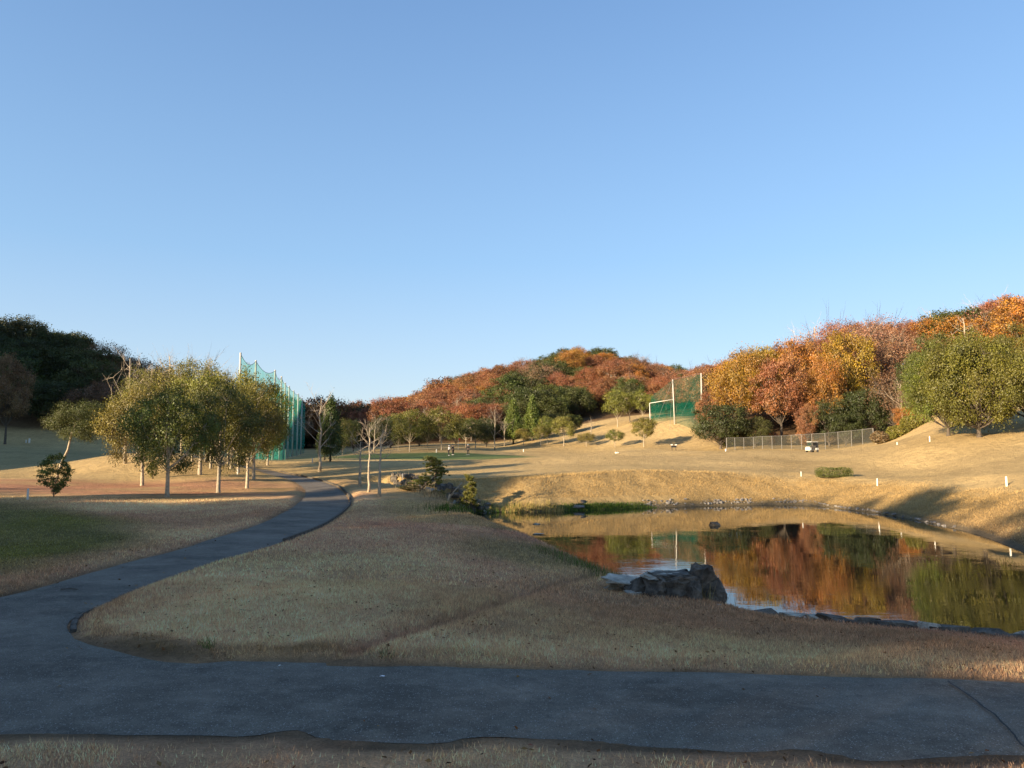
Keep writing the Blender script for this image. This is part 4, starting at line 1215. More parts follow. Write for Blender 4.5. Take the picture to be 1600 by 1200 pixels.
for k in range(len(poles) - 1):
    x0, y0, b0, t0 = poles[k]; x1, y1, b1, t1 = poles[k + 1]
    V = []; Fc = []; n = 10; mz = 8; cab = []
    for i in range(n + 1):
        t = i / n; x = x0 + (x1 - x0) * t; y = y0 + (y1 - y0) * t
        sag = 4 * t * (1 - t) * (1.0 if k < 3 else .45)
        zt = t0 + (t1 - t0) * t - .12 - sag; zb = b0 + (b1 - b0) * t + 0.15
        cab.append((x - bx, y - by, zt))
        for j in range(mz + 1):
            q = j / mz; bil = 0.35 * math.sin(math.pi * t) * math.sin(math.pi * q)
            V.append((x - bx + bil, y - by, zb + (zt - zb) * q))
    for i in range(n):
        for j in range(mz):
            a = i * (mz + 1) + j; Fc.append((a, a + mz + 1, a + mz + 2, a + 1))
    me = bpy.data.meshes.new('net_panel'); me.from_pydata(V, [], Fc)
    me.polygons.foreach_set('use_smooth', [True] * len(Fc))
    obj('net_panel', me, netL, M_NET)
    obj('top_cable', MB().tube(cab, .035, 5).mesh('cable', M_RUBBER), netL)
# low green mesh fence at the foot of the range
a = P(404, 716, 104); b = P(446, 716, 112)
lf = empty('low_green_fence', (a.x, a.y, Hs(a.x, a.y))); tag(lf, 'low green mesh fence closing the far end of the path below the tall net', 'fence')
k = 0
for i in range(5):
    t = i / 4; x = a.x + (b.x - a.x) * t; y = a.y + (b.y - a.y) * t; z = Hs(x, y)
    obj('post', MB().tube([(0, 0, -.2), (0, 0, 1.7)], .04, 6).mesh('post', M_STEEL), lf, loc=(x - a.x, y - a.y, z - lf.location.z))
    if i:
        me = bpy.data.meshes.new('mesh_panel')
        me.from_pydata([(xo - a.x, yo - a.y, zo - lf.location.z + .05), (x - a.x, y - a.y, z - lf.location.z + .05), (x - a.x, y - a.y, z - lf.location.z + 1.65), (xo - a.x, yo - a.y, zo - lf.location.z + 1.65)], [], [(0, 1, 2, 3)])
        obj('mesh_panel', me, lf, M_NET)
    xo, yo, zo = x, y, z

# ------------------------------------------------------------------ green net on the tee hill at the right
q0 = P(1050, 659, 158); hx, hy, hz = q0.x, q0.y, Hs(q0.x, q0.y)
netR = empty('tee_net', (hx, hy, hz)); tag(netR, 'green practice net on tall pole with a low white frame on the tee hill', 'net')
def rel(u, v, D):
    p = P(u, v, D); return Vector((p.x - hx, p.y - hy, p.z - hz))
def gnd(u, D):
    p = P(u, 650, D); return Vector((p.x - hx, p.y - hy, Hs(p.x, p.y) - hz))
T1 = rel(1051, 593, 158); B1 = gnd(1054, 158)
T2 = rel(1095.5, 583, 150); B2 = gnd(1096.5, 150)
T0 = rel(1015, 630, 160); B0 = gnd(1016, 160)
obj('tall_pole', MB().tube([B1 - Vector((0, 0, .3)), T1], [.15, .12], 10).mesh('tall_pole', M_CONC, True), netR)
obj('tall_pole', MB().tube([B2 - Vector((0, 0, .3)), T2], [.17, .12], 10).mesh('tall_pole', M_CONC, True), netR)
obj('low_post', MB().tube([B0 - Vector((0, 0, .3)), T0], [.085, .075], 8).mesh('low_post', M_WHITE, True), netR)
obj('crossbar', MB().tube([T0, rel(1052, 624, 158)], [.06, .06], 8).mesh('crossbar', M_WHITE, True), netR)
lowp = gnd(1019, 161)
obj('low_post', MB().tube([lowp - Vector((0, 0, .3)), lowp + Vector((0, 0, 1.9))], [.14, .12], 8).mesh('low_post', make_net('green_post', (.05, .2, .12), 0.0), True), netR)
def sheet(pts, name, m):
    a, b, c, d = pts; V = []; Fc = []; n = 10
    for i in range(n + 1):
        for j in range(n + 1):
            s_, t = i / n, j / n
            p = (a.lerp(b, s_)).lerp(d.lerp(c, s_), t)
            p = p + Vector((0, .5, -.35)) * math.sin(math.pi * s_) * math.sin(math.pi * t)
            V.append(tuple(p))
    for i in range(n):
        for j in range(n):
            k = i * (n + 1) + j; Fc.append((k, k + n + 1, k + n + 2, k + 1))
    me = bpy.data.meshes.new(name); me.from_pydata(V, [], Fc); me.polygons.foreach_set('use_smooth', [True] * len(Fc))
    obj('net_sheet', me, netR, m)
sheet([gnd(1017, 165), gnd(1054, 163), T1 + Vector((0, 1, -.1)), rel(1017, 620, 166)], 'net_left', M_NET2)
sheet([gnd(1054, 159), B2, T2 + Vector((0, 0, -.2)), T1 + Vector((0, .1, -.2))], 'net_back', M_NET2)
Bf = gnd(1140, 158)
sheet([B2 + Vector((0, .1, 0)), Bf, rel(1122, 588, 156), T2 + Vector((0, .1, -.2))], 'net_right', M_NET2)
sheet([gnd(1018, 168), gnd(1098, 172), gnd(1098, 172) + Vector((0, 0, 3.4)), gnd(1018, 168) + Vector((0, 0, 3.4))], 'net_low', M_NET3)
for A_, B_ in ((T1, gnd(1022, 157)), (T1, gnd(1046, 154)), (T2, gnd(1060, 160)), (T2, T1)):
    obj('guy_wire', MB().tube([A_, B_], .025, 4).mesh('guy_wire', M_STEEL), netR)

# ------------------------------------------------------------------ chain-link fence
fe = [(1135, 684, 697, 127), (1148, 684, 697.5, 127), (1162, 684, 698, 127), (1177, 683, 699, 127), (1191, 682, 700, 126.5), (1206, 681.5, 701, 126), (1221, 681, 701, 126), (1236, 680, 701, 126), (1252, 679, 701, 125), (1268, 678, 700.5, 125), (1289, 677, 699, 124), (1309, 675, 698, 124), (1330, 673, 697, 123), (1347, 671, 695, 123), (1364, 669, 692, 122)]
fpts = []
for u, vt, vb, D in fe:
    t = P(u, vt, D); fpts.append((t.x, t.y, Hs(t.x, t.y), t.z))
fx, fy, fz, _ = fpts[0]
cf = empty('chain_link_fence', (fx, fy, fz)); tag(cf, 'long grey chain-link fence running along the foot of the right-hand wood', 'fence')
for i, (x, y, zb, zt) in enumerate(fpts):
    obj('post', MB().tube([(0, 0, -.3), (0, 0, zt - zb)], .045 if 0 < i < 14 else .07, 6).mesh('post', M_STEEL), cf, loc=(x - fx, y - fy, zb - fz))
    if i:
        xo, yo, zo, to = fpts[i - 1]
        me = bpy.data.meshes.new('mesh_panel')
        me.from_pydata([(xo - fx, yo - fy, zo - fz), (x - fx, y - fy, zb - fz), (x - fx, y - fy, zt - fz - .04), (xo - fx, yo - fy, to - fz - .04)], [], [(0, 1, 2, 3)])
        obj('mesh_panel', me, cf, M_CHAIN)
        obj('rail', MB().tube([(xo - fx, yo - fy, to - fz), (x - fx, y - fy, zt - fz)], .03, 5).mesh('rail', M_STEEL), cf)

# ------------------------------------------------------------------ stakes, markers, flag
sg = {}
def stake(u, v, hpx, label, w_=0.09, k_=.78, lean=0.0, group=None, wpx=None, name='white_stake', m=None, D=None):
    if D: p = P(u, v, D); x, y = p.x, p.y
    else: x, y = ground_px(u, v, H)
    z = Hs(x, y); h = hpx * y / F
    mb = MB().box((0, 0, h / 2 - .1), (w_ * k_, w_ * k_, h + .2)).box((0, 0, h + .012), (w_ * .5, w_ * .5, .03), top=.5)
    o = obj(name, mb.mesh(name, m or M_WHITE, bevel=0.004), loc=(x, y, z)); o.rotation_euler = (0, lean, R())
    tag(o, label, 'stake', group); return o
stake(43, 781, 17, 'white square stake on the left mound next to the leafy shrub', .11)
stake(1252, 744.5, 7.5, 'white stake on the far bank left of the clipped bush', .09, group='white stakes along the far bank')
stake(1371, 759, 11, 'white stake on the far bank just right of the clipped bush', .11, .78, 0.05, 'white stakes along the far bank')
stake(1573, 760, 15, 'thick white stake on the far bank near the right picture edge', .14, .78, -0.06, 'white stakes along the far bank')
stake(1453, 690, 8, 'white stake on the right slope below the left giant green tree', .13)
stake(1369, 693, 6, 'short white stake beside the right end of the chain-link fence', .15)
stake(1402, 695, 4, 'tiny white stake on the fairway between fence end and right slope', .15)
stake(629, 750, 10, 'thin grey stake standing on the sunny slope right of the saplings', .06)
stake(488, 723, 7, 'small white marker left of the tall leafless tree', .14)
stake(682, 707, 5, 'small cream marker at the left edge of the putting green', .16)
stake(818, 706, 4, 'small cream marker on the fairway below the taller pointed conifer', .16)
stake(964, 708, 1.6, 'flat white tee marker on the fairway below the tee hill', .55)
stake(371, 741, 7, 'white stake between the trunks at the right of the grove', .13)
stake(1134, 702, 4, 'white foot block at the left end of the chain-link fence', .2, D=123)
stake(46.5, 679, 7, 'white tee marker post on the shaded left fairway, taller one', .35, D=150, group='tee markers on the left fairway')
stake(41.5, 679, 4.5, 'white tee marker post on the shaded left fairway, shorter one', .25, D=150, group='tee markers on the left fairway')
# tee sign
x, y = ground_px(1053, 702, H, 60); x, y = P(1053, 700, 135)[:2]; z = Hs(x, y)
sgn = empty('tee_sign', (x, y, z)); tag(sgn, 'dark two-legged tee sign with white tops below the tee hill', 'sign')
for dx in (-.35, .35): obj('leg', MB().tube([(dx, 0, -.1), (dx, 0, .8)], .05, 6).mesh('leg', M_BLACK), sgn)
obj('board', MB().box((0, 0, .75), (.95, .12, .35)).mesh('board', M_BLACK, bevel=.02), sgn)
for dx in (-.38, .38): obj('cap', MB().box((dx, -.02, 1.05), (.38, .2, .2)).mesh('cap', M_WHITE, bevel=.03), sgn)
# flag
x, y = P(716, 704, 146)[:2]; z = Hs(x, y)
fl = empty('golf_flag', (x, y, z)); tag(fl, 'orange-red golf flag on a thin stick behind the golfers', 'flag')
obj('flagstick', MB().tube([(0, 0, -.1), (0, 0, 2.3)], .025, 6).mesh('flagstick', M_WHITE), fl)
V = []; Fc = []
for i in range(7):
    for j in range(4): V.append((0.02 + .40 * i / 6, .05 * math.sin(i * 1.1), 2.25 - 0.38 * j / 3 - .07 * i / 6))
for i in range(6):
    for j in range(3): a_ = i * 4 + j; Fc.append((a_, a_ + 4, a_ + 5, a_ + 1))
me = bpy.data.meshes.new('cloth'); me.from_pydata(V, [], Fc); obj('cloth', me, fl, M_RED)
me2 = me

# ------------------------------------------------------------------ golfers
def person(u, v, D, label, top_m, leg_m, cap_m, yaw, arms, lean=0.0, h=1.72):
    x, y = P(u, v, D)[:2]; z = Hs(x, y)
    root = empty('person', (x, y, z + .01), yaw, h / 1.72); tag(root, label, 'person', 'golfers on the putting green')
    l = lean
    J = {'pel': (0, 0, .93), 'wai': (0, l * .25, 1.10), 'che': (0, l * .7, 1.33), 'nec': (0, l, 1.47), 'hd0': (0, l * 1.12, 1.55), 'hd1': (0, l * 1.25, 1.63), 'hd2': (0, l * 1.3, 1.70)}
    E = [('pel', 'wai'), ('wai', 'che'), ('che', 'nec'), ('nec', 'hd0'), ('hd0', 'hd1'), ('hd1', 'hd2')]
    Rr = {'pel': .15, 'wai': .125, 'che': .15, 'nec': .055, 'hd0': .085, 'hd1': .10, 'hd2': .06}
    for s, sx in (('l', -1), ('r', 1)):
        ex, hx_ = arms[0 if s == 'l' else 1]
        J['sh' + s] = (sx * .18, l * .8, 1.40); J['el' + s] = ex; J['wr' + s] = hx_
        d = (Vector(hx_) - Vector(ex)).normalized(); J['ha' + s] = tuple(Vector(hx_) + d * .09)
        E += [('che', 'sh' + s), ('sh' + s, 'el' + s), ('el' + s, 'wr' + s), ('wr' + s, 'ha' + s)]
        Rr.update({'sh' + s: .065, 'el' + s: .042, 'wr' + s: .030, 'ha' + s: .035})
        J['hi' + s] = (sx * .09, 0, .86); J['kn' + s] = (sx * .12, .03, .48); J['an' + s] = (sx * .14, -.01, .08); J['to' + s] = (sx * .15, .16, .035)
        E += [('pel', 'hi' + s), ('hi' + s, 'kn' + s), ('kn' + s, 'an' + s), ('an' + s, 'to' + s)]
        Rr.update({'hi' + s: .095, 'kn' + s: .058, 'an' + s: .042, 'to' + s: .035})
    names = list(J); idx = {n: i for i, n in enumerate(names)}
    def skin(objname, keep, grow, m):
        ns = [n for n in names if n in keep]; id2 = {n: i for i, n in enumerate(ns)}
        me = bpy.data.meshes.new(objname); me.from_pydata([J[n] for n in ns], [(id2[a], id2[b]) for a, b in E if a in id2 and b in id2], [])
        o = obj(objname, me, root, m)
        md = o.modifiers.new('skin', 'SKIN')
        for i, n in enumerate(ns):
            sv = me.skin_vertices[0].data[i]; r = Rr[n] + grow; sv.radius = (r, r * (.8 if n in ('che', 'wai', 'pel') else 1))
        me.skin_vertices[0].data[0].use_root = True
        sb = o.modifiers.new('smooth', 'SUBSURF'); sb.levels = 1; sb.render_levels = 1
        return o
    skin('body', names, 0, M_SKIN)
    skin('trousers', ['pel', 'hil', 'knl', 'anl', 'hir', 'knr', 'anr'], .018, leg_m)
    skin('jacket', ['pel', 'wai', 'che', 'shl', 'ell', 'wrl', 'shr', 'elr', 'wrr'], .026, top_m)
    hd = Vector(J['hd2'])
    cm_ = MB().tube([hd + Vector((0, 0, -.055)), hd + Vector((0, 0, 0)), hd + Vector((0, 0, .05)), hd + Vector((0, 0, .065))], [.115, .112, .075, .02], 12)
    cm_.tube([hd + Vector((0, .06, -.035)), hd + Vector((0, .20, -.05))], [.075, .05], 8)
    obj('cap', cm_.mesh('cap', cap_m, True), root)
    for sx in (-1, 1):
        obj('shoe', MB().box((sx * .15, .06, .03), (.10, .29, .07), top=.8).mesh('shoe', M_WCLOTH if leg_m is M_BLACK else M_BLACK, bevel=.02), root)
        obj('eye', MB().tube([hd + Vector((sx * .035, .085, -.045)), hd + Vector((sx * .035, .10, -.045))], .010, 6).mesh('eye', M_BLACK), root)
    obj('nose', MB().tube([hd + Vector((0, .085, -.06)), hd + Vector((0, .125, -.085))], [.01, .018], 6).mesh('nose', M_SKIN), root)
    return root
A1 = person(701, 715, 127.5, 'golfer in white top, black trousers and white cap, leftmost of the three', M_WCLOTH, M_BLACK, M_WCLOTH, -1.3, [((-.27, .12, 1.18), (-.10, .33, 1.08)), ((.27, .12, 1.18), (.10, .33, 1.08))], .05)
A2 = person(708, 714, 129, 'golfer dressed all in black, middle of the three', M_BLACK, M_BLACK, M_BLACK, 1.0, [((-.26, .14, 1.15), (-.05, .34, .98)), ((.26, .14, 1.15), (.07, .34, .98))], .10)
A3 = person(731.5, 713, 128.5, 'golfer in black with white cap holding a club, rightmost of the three', M_BLACK, M_BLACK, M_WCLOTH, 2.9, [((-.30, .05, 1.15), (-.33, .22, .98)), ((.30, .05, 1.15), (.36, .22, .97))], .06, 1.78)
x, y = P(728.6, 713, 128.3)[:2]; z = Hs(x, y)
gc = empty('golf_club', (x, y, z)); tag(gc, 'thin golf club held upright by the golfer with white cap', 'golf club')
obj('shaft', MB().tube([(0, 0, .03), (.18, .02, 1.05)], .012, 5).mesh('shaft', M_STEEL), gc)
obj('club_head', MB().box((-.02, 0, .03), (.12, .05, .05)).mesh('club_head', M_STEEL, bevel=.01), gc)

# ------------------------------------------------------------------ golf cart
x, y = P(1269, 706, 116)[:2]; z = Hs(x, y)
g = empty('golf_cart', (x, y, z), math.radians(28), .88); tag(g, 'white golf cart with dark bags on the back parked on the fairway by the fence', 'golf cart')
body = MB().prism([(-1.15, .35), (-1.1, .78), (-.75, .86), (-.62, .45), (.35, .45), (.42, .80), (1.1, .80), (1.18, .38)], -.55, .55)
obj('body', body.mesh('cart_body', M_WHITE, bevel=.04), g)
obj('front_panel', MB().box((-1.06, 0, .72), (.16, 1.0, .5), top=.9).mesh('front_panel', M_WHITE, bevel=.05), g)
for sx in (-.78, .80):
    for sy in (-.5, .5):
        wme = MB().tube([(0, -.1, 0), (0, -.06, 0), (0, .06, 0), (0, .1, 0)], [.19, .23, .23, .19], 16).mesh('wheel', M_RUBBER, True)
        wh = obj('wheel', wme, g, loc=(sx, sy, .23))
        obj('rim', MB().tube([(0, -.115 if sy < 0 else .115, 0), (0, -.07 if sy < 0 else .07, 0)], .11, 12).mesh('rim', M_STEEL), wh)
for sy in (-.48, .48):
    obj('roof_post', MB().tube([(-.85, sy, .8), (-.55, sy, 1.82)], .025, 6).mesh('roof_post', M_BLACK), g)
    obj('roof_post', MB().tube([(.55, sy, .8), (.5, sy, 1.82)], .025, 6).mesh('roof_post', M_BLACK), g)
obj('roof', MB().box((-.02, 0, 1.86), (1.5, 1.15, .09), top=.93).mesh('roof', M_WHITE, bevel=.03), g)
obj('seat', MB().box((.05, 0, .62), (.55, 1.0, .16)).mesh('seat', M_SEAT, bevel=.04), g)
obj('backrest', MB().box((.36, 0, .95), (.12, 1.0, .45)).mesh('backrest', M_SEAT, bevel=.04), g)
obj('windscreen', MB().box((-.7, 0, 1.32), (.02, .94, .8)).mesh('windscreen', M_GLASS), g)
obj('steering_wheel', MB().tube([(-.45 + .0, -.25 + .17 * math.cos(a_ / 12 * 6.283), 1.0 + .17 * math.sin(a_ / 12 * 6.283)) for a_ in range(13)], .015, 5, False).mesh('steering_wheel', M_BLACK), g)
for k in range(4):
    yb = -.42 + .28 * k
    bg_ = empty('golf_bag', (x + .88 * (math.cos(math.radians(28)) * .95 - math.sin(math.radians(28)) * yb), y + .88 * (math.sin(math.radians(28)) * .95 + math.cos(math.radians(28)) * yb), z + .70), .3, .85)
    words = ['nearest', 'second', 'third', 'farthest'][k]
    tag(bg_, '%s black golf bag from the near side, on the back of the white golf cart' % words if k in (1, 2) else '%s black golf bag on the back of the white golf cart' % words, 'golf bag', 'golf bags on the cart')
    obj('bag_body', MB().tube([(0, 0, 0), (0, 0, .05), (.05, 0, .8), (.05, 0, .88)], [.10, .12, .13, .12], 10).mesh('bag_body', M_BLACK, True), bg_)
    for c_ in range(4):
        an = c_ * 1.57 + k
        obj('club', MB().tube([(.05, 0, .6), (.05 + .08 * math.cos(an), .08 * math.sin(an), 1.12)], .012, 4).box((.05 + .09 * math.cos(an), .08 * math.sin(an), 1.14), (.11, .05, .05)).mesh('club', M_STEEL if c_ % 2 else M_WHITE), bg_)

# ------------------------------------------------------------------ stones
def rock_mesh(seed, size, m, rough=0.15, sub=3, flat=0.0, npts=16):
    rs = np.random.RandomState(seed)
    bm = bmesh.new()
    for _ in range(npts):
        d = rs.randn(3); d /= np.linalg.norm(d); d = np.sign(d) * np.abs(d) ** .7; d /= max(abs(d)) ** .6
        bm.verts.new(Vector(d * (0.85 + .15 * rs.rand())))
    r = bmesh.ops.convex_hull(bm, input=bm.verts)
    bmesh.ops.delete(bm, geom=[e for e in r['geom_interior'] if isinstance(e, bmesh.types.BMVert)], context='VERTS')
    bmesh.ops.bevel(bm, geom=bm.edges[:], offset=.07, segments=1, affect='EDGES', clamp_overlap=True)
    bmesh.ops.triangulate(bm, faces=bm.faces[:])
    if sub: bmesh.ops.subdivide_edges(bm, edges=bm.edges[:], cuts=sub, use_grid_fill=True)
    from mathutils import noise as mn
    for v in bm.verts:
        c = v.co * 2.3 + Vector((seed * 1.7, 0, 0))
        v.co += v.co.normalized() * rough * (mn.fractal(c, 1.0, 2.0, 3) + .6 * mn.fractal(c * 3, 1.0, 2.0, 2))
        q_ = abs(mn.noise(c * 1.3)); v.co -= v.co.normalized() * (0.10 if q_ < .05 else 0.0)
        v.co.x *= size[0] / 2; v.co.y *= size[1] / 2; v.co.z *= size[2] / 2
    bm.normal_update()
    me = bpy.data.meshes.new('rock'); bm.to_mesh(me); bm.free(); me.materials.append(m); return me
def rock(u, v, D, size, seed, label, m, name='boulder', tilt=0.0, rz=None, group='boulders on the near corner of the pond', zoff=0.0, sub=3):
    p = P(u, v, D); g_ = Hs(p.x, p.y)
    o = obj(name, rock_mesh(seed, size, m, sub=sub), loc=(p.x, p.y, p.z + zoff)); o.rotation_euler = (tilt, tilt * .6, R() * .5 if rz is None else rz)
    return tag(o, label, 'rock', group)
rock(1048, 923, 19.4, (1.5, 1.1, 1.10), 3, 'largest dark square-faced boulder in the middle of the pond corner', M_ROCK, rz=.1)
rock(1098, 910, 19.3, (.66, .8, 1.0), 4, 'upright dark boulder with rounded top at the water', M_ROCK, rz=.4)
rock(1117, 928, 19.1, (.50, .6, .85), 5, 'small black boulder at the right end of the boulder group', M_ROCK, rz=.9)
rock(1085, 930, 18.9, (.34, .4, .75), 6, 'narrow upright dark stone in front of the rounded boulder', M_ROCK, rz=.2)
rock(1006, 921, 19.8, (1.1, 1.1, .85), 7, 'dark rough boulder between pale slab and largest boulder', M_ROCK, rz=.0)
rock(984, 908, 20.0, (1.45, .95, .24), 8, 'flat pale grey slab tilted on top at the left of the boulders', M_ROCKP, tilt=.12, rz=-.1)
rock(960, 917, 20.4, (1.0, .7, .26), 9, 'low pale slab half sunk in the grass, leftmost of the boulders', M_ROCKP, tilt=.05, rz=.2)
rock(992, 930, 19.5, (.80, .45, .26), 10, 'pale rounded stone at the foot of the dark rough boulder', M_ROCKP, rz=.3)
rock(1046, 900, 19.5, (1.45, .9, .20), 11, 'long flat stone capping the boulder group at the water', M_ROCKP, tilt=.05, rz=.1)
rock(1030, 938, 18.9, (.42, .35, .28), 12, 'small round dark stone under the face of the largest boulder', M_ROCK)
rock(1064, 942, 18.8, (.36, .3, .22), 13, 'small brownish stone at the foot of the narrow stone', M_ROCKP)
rock(1116, 946, 18.5, (.36, .3, .13), 14, 'tiny pale flat stone in the grass edge right of the boulders', M_ROCKP)
rock(1095, 894, 19.6, (.5, .55, .3), 16, 'dark stone on top of the rounded boulder', M_ROCK)
# shelf and low wall of broken stone along the near water line
ew = [(1140, 948.5), (1176, 952), (1213, 956), (1246, 958), (1278, 962), (1312, 965), (1345, 969), (1377, 972), (1408, 975), (1438, 979), (1468, 982), (1498, 985), (1530, 989), (1562, 993), (1596, 998)]
def edge_xy(u):
    us = [1100, 1200, 1400, 1600, 1700]; xs_ = [5.0, 6.55, 9.2, 11.4, 12.6]; ys_ = [19.25, 18.9, 17.75, 16.5, 15.7]
    return float(np.interp(u, us, xs_)), float(np.interp(u, us, ys_))
rw = random.Random(21)
ed = empty('stone_edging', (9.0, 17.9, -1.2)); tag(ed, 'low dark edging of broken stones between the near grass and the pond', 'edging')
nst = 0
for row in range(2):
    u = 1118 + row * 12
    while u < 1650:
        L = rw.uniform(.45, 1.15); x, y = edge_xy(u)
        x2, y2 = edge_xy(u + 20); an = math.atan2(y2 - y, x2 - x)
        pale = rw.random() < .28
        me = rock_mesh(400 + nst, (L, rw.uniform(.30, .42), rw.uniform(.16, .26)), M_ROCKP if pale else M_ROCK, .08, 1)
        oy = .02 + row * .30
        o = obj('stone', me, ed, loc=(x - 9.0 + oy * .35, y - 17.9 + oy + rw.uniform(-.05, .05), -1.03 + 1.2 - row * .15 + rw.uniform(-.03, .03)))
        o.rotation_euler = (rw.uniform(-.15, .15), rw.uniform(-.1, .1), an + rw.uniform(-.2, .2)); nst += 1
        u += L * .80 * F / y
x, y = edge_xy(1592)
o = obj('boulder', rock_mesh(77, (.95, .6, .42), M_ROCKP), loc=(x + .1, y + .05, -1.12)); tag(o, 'smooth pale grey-green boulder at the right end of the stone edging', 'rock')
# stones of the creek bank
cw = empty('creek_stone_wall', (-6.5, 58.5, -.5)); tag(cw, 'rough stone wall of grey rocks lining the far side of the dark creek', 'wall')
rw = random.Random(31); k = 0
for row in range(4):
    for (a, b) in zip(CREEK[:-1], CREEK[1:]):
        A_ = Vector(a); B_ = Vector(b); L = (B_ - A_).length; n_ = Vector((-(B_ - A_).y, (B_ - A_).x)).normalized()
        if n_.y < 0: n_ = -n_
        t = rw.random() * .3
        while t < L:
            off = 1.0 + row * .38
            q = A_.lerp(B_, t / L) + n_ * (off + rw.uniform(-.1, .1)); z = Hs(q.x, q.y)
            sz = rw.uniform(.45, .95)
            o = obj('stone', rock_mesh(600 + k, (sz, sz * .7, sz * .65), rw.choice([M_ROCK, M_ROCK, M_ROCK, M_ROCKP]), .08, 0), cw, loc=(q.x + 6.5, q.y - 58.5, z + .5 + .08))
            o.rotation_euler = (rw.uniform(-.3, .3), rw.uniform(-.3, .3), rw.random() * 3); k += 1
            t += sz * .95
# pale stones along the far water line, too small to tell apart
def far_stones():
    rs = np.random.RandomState(8); V = []; Fc = []
    line = [p for p in POND_S]
    base = [rock_mesh(800 + i, (1, 1, 1), M_ROCKS, .08, 0) for i in range(3)]
    bv = [np.array([tuple(v.co) for v in m.vertices]) for m in base]; bf = [[tuple(p.vertices) for p in m.polygons] for m in base]
    segs = [wpx(u, v) for u, v in ((985,794),(1060,791.5),(1120,789.8),(1200,788.2),(1270,788.6),(1322,796),(1365,801),(1392,805),(1440,814),(1500,827))]
    for a, b in zip(segs[:-1], segs[1:]):
        L = math.dist(a, b); n = int(L * 12)
        for i in range(n):
            t = rs.rand(); off = rs.rand() ** 1.5 * .85
            x = a[0] + (b[0] - a[0]) * t; y = a[1] + (b[1] - a[1]) * t + off
            dens = fbm(np.array([x]), np.array([3.0]), 3.0, 2)[0]
            if dens < .42 and rs.rand() < .8: continue
            s = .10 + .22 * rs.rand() ** 2; k = rs.randint(3)
            z = Hs(x, y) + s * .1
            an = rs.rand() * 6.28; c, sn = math.cos(an), math.sin(an)
            v = bv[k] * np.array((s * 1.3, s, s * .7)); v = np.stack([v[:, 0] * c - v[:, 1] * sn + x, v[:, 0] * sn + v[:, 1] * c + y, v[:, 2] + z], 1)
            o0 = len(V); V += [tuple(q) for q in v]; Fc += [tuple(o0 + j for j in f) for f in bf[k]]
    me = bpy.data.meshes.new('shore_stones'); me.from_pydata(V, [], Fc); me.materials.append(M_ROCKS)
    tag(obj('shore_stones', me), 'band of pale stones along the far water line of the pond', 'stones', kind='stuff')
far_stones()
# a rock in the water, and flat slabs added for grey reflections
def wrock(u, v, size, seed, label, m, name='rock'):
    x, y = wpx(u, v); o = obj(name, rock_mesh(seed, size, m), loc=(x, y, WATER_Z + size[2] * .12)); tag(o, label, 'rock'); return o
wrock(1117, 821, (.75, .5, .36), 51, 'small dark rock sticking out of the middle of the pond', M_ROCK)
wrock(842, 835, (.75, .35, .10), 52, 'flat slab added for a bluish grey reflection at the left end of the pond, nearer one', M_ROCKP, 'reflection_slab')
wrock(838, 819, (.55, .3, .10), 53, 'flat slab added for a bluish grey reflection at the left end of the pond, farther one', M_ROCKP, 'reflection_slab')
x, y = ground_px(912, 786, H); o = obj('rock', rock_mesh(54, (.6, .5, .4), M_ROCK), loc=(x, y, Hs(x, y) + .1)); tag(o, 'dark pointed rock on the far bank above the green water weeds', 'rock')
x, y = ground_px(904, 795, H); o = obj('rock', rock_mesh(55, (1.1, .6, .3), M_ROCKS), loc=(x, y, Hs(x, y) + .12)); tag(o, 'pale tan rock lying among the green water weeds', 'rock')

# dead leaning trunk in the creek
a = P(697, 796, 50); z = Hs(a.x, a.y)
dt = empty('dead_tree', (a.x, a.y, z)); tag(dt, 'broken dead trunk with one pole-like limb leaning over the creek end', 'tree')
tp = P(703, 772, 50); tip = P(722, 754, 50)
r_ = lambda p: (p.x - a.x, p.y - a.y, p.z - z)
obj('trunk', MB().tube([(0, 0, -.3), r_(P(699, 786, 50)), r_(tp)], [.10, .08, .07], 8).mesh('dead_trunk', M_BARK, True), dt)
obj('limb', MB().tube([r_(P(700, 782, 50)), r_(P(711, 766, 50)), r_(tip)], [.06, .05, .035], 6).mesh('limb', M_BARK, True), dt)
obj('limb', MB().tube([r_(tp), r_(P(709, 764, 50)), r_(P(706, 760, 50))], [.05, .035, .02], 6).mesh('limb', M_BARKD, True), dt)

# ------------------------------------------------------------------ edging of the path on its outer bend, and at the corner of the island
def kerb(pix, label, z_off, hgt, seg, group):
    L = chaikin(to_w(pix), 2); rk = random.Random(3)
    root = empty('path_edging', (L[0][0], L[0][1], 0)); tag(root, label, 'edging', group)
    acc = 0; start = Vector(L[0]); pts = [Vector(p) for p in L]
    tot = sum((pts[i + 1] - pts[i]).length for i in range(len(pts) - 1)); d = 0; i = 0; s0 = 0
    def at(s):
        acc = 0
        for i in range(len(pts) - 1):
            l = (pts[i + 1] - pts[i]).length
            if acc + l >= s or i == len(pts) - 2: return pts[i].lerp(pts[i + 1], min(1, max(0, (s - acc) / l)))
            acc += l
    n = int(tot / seg); me0 = MB().box((0, 0, 0), (seg * .97, .10, hgt)).mesh('edging_stone', M_ROCK, bevel=.012)
    for k in range(n):
        a = at(k * seg); b = at((k + 1) * seg); m = (a + b) / 2; t = (b - a).normalized(); nrm = Vector((t.y, -t.x))
        m2 = m + nrm * .07
        z = float(H0(np.array([m2.x]), np.array([m2.y]))[0])
        o = obj('edging_stone', me0, root, loc=(m2.x - L[0][0], m2.y - L[0][1], z + z_off)); o.rotation_euler = (rk.uniform(-.05, .05), 0, math.atan2(t.y, t.x))
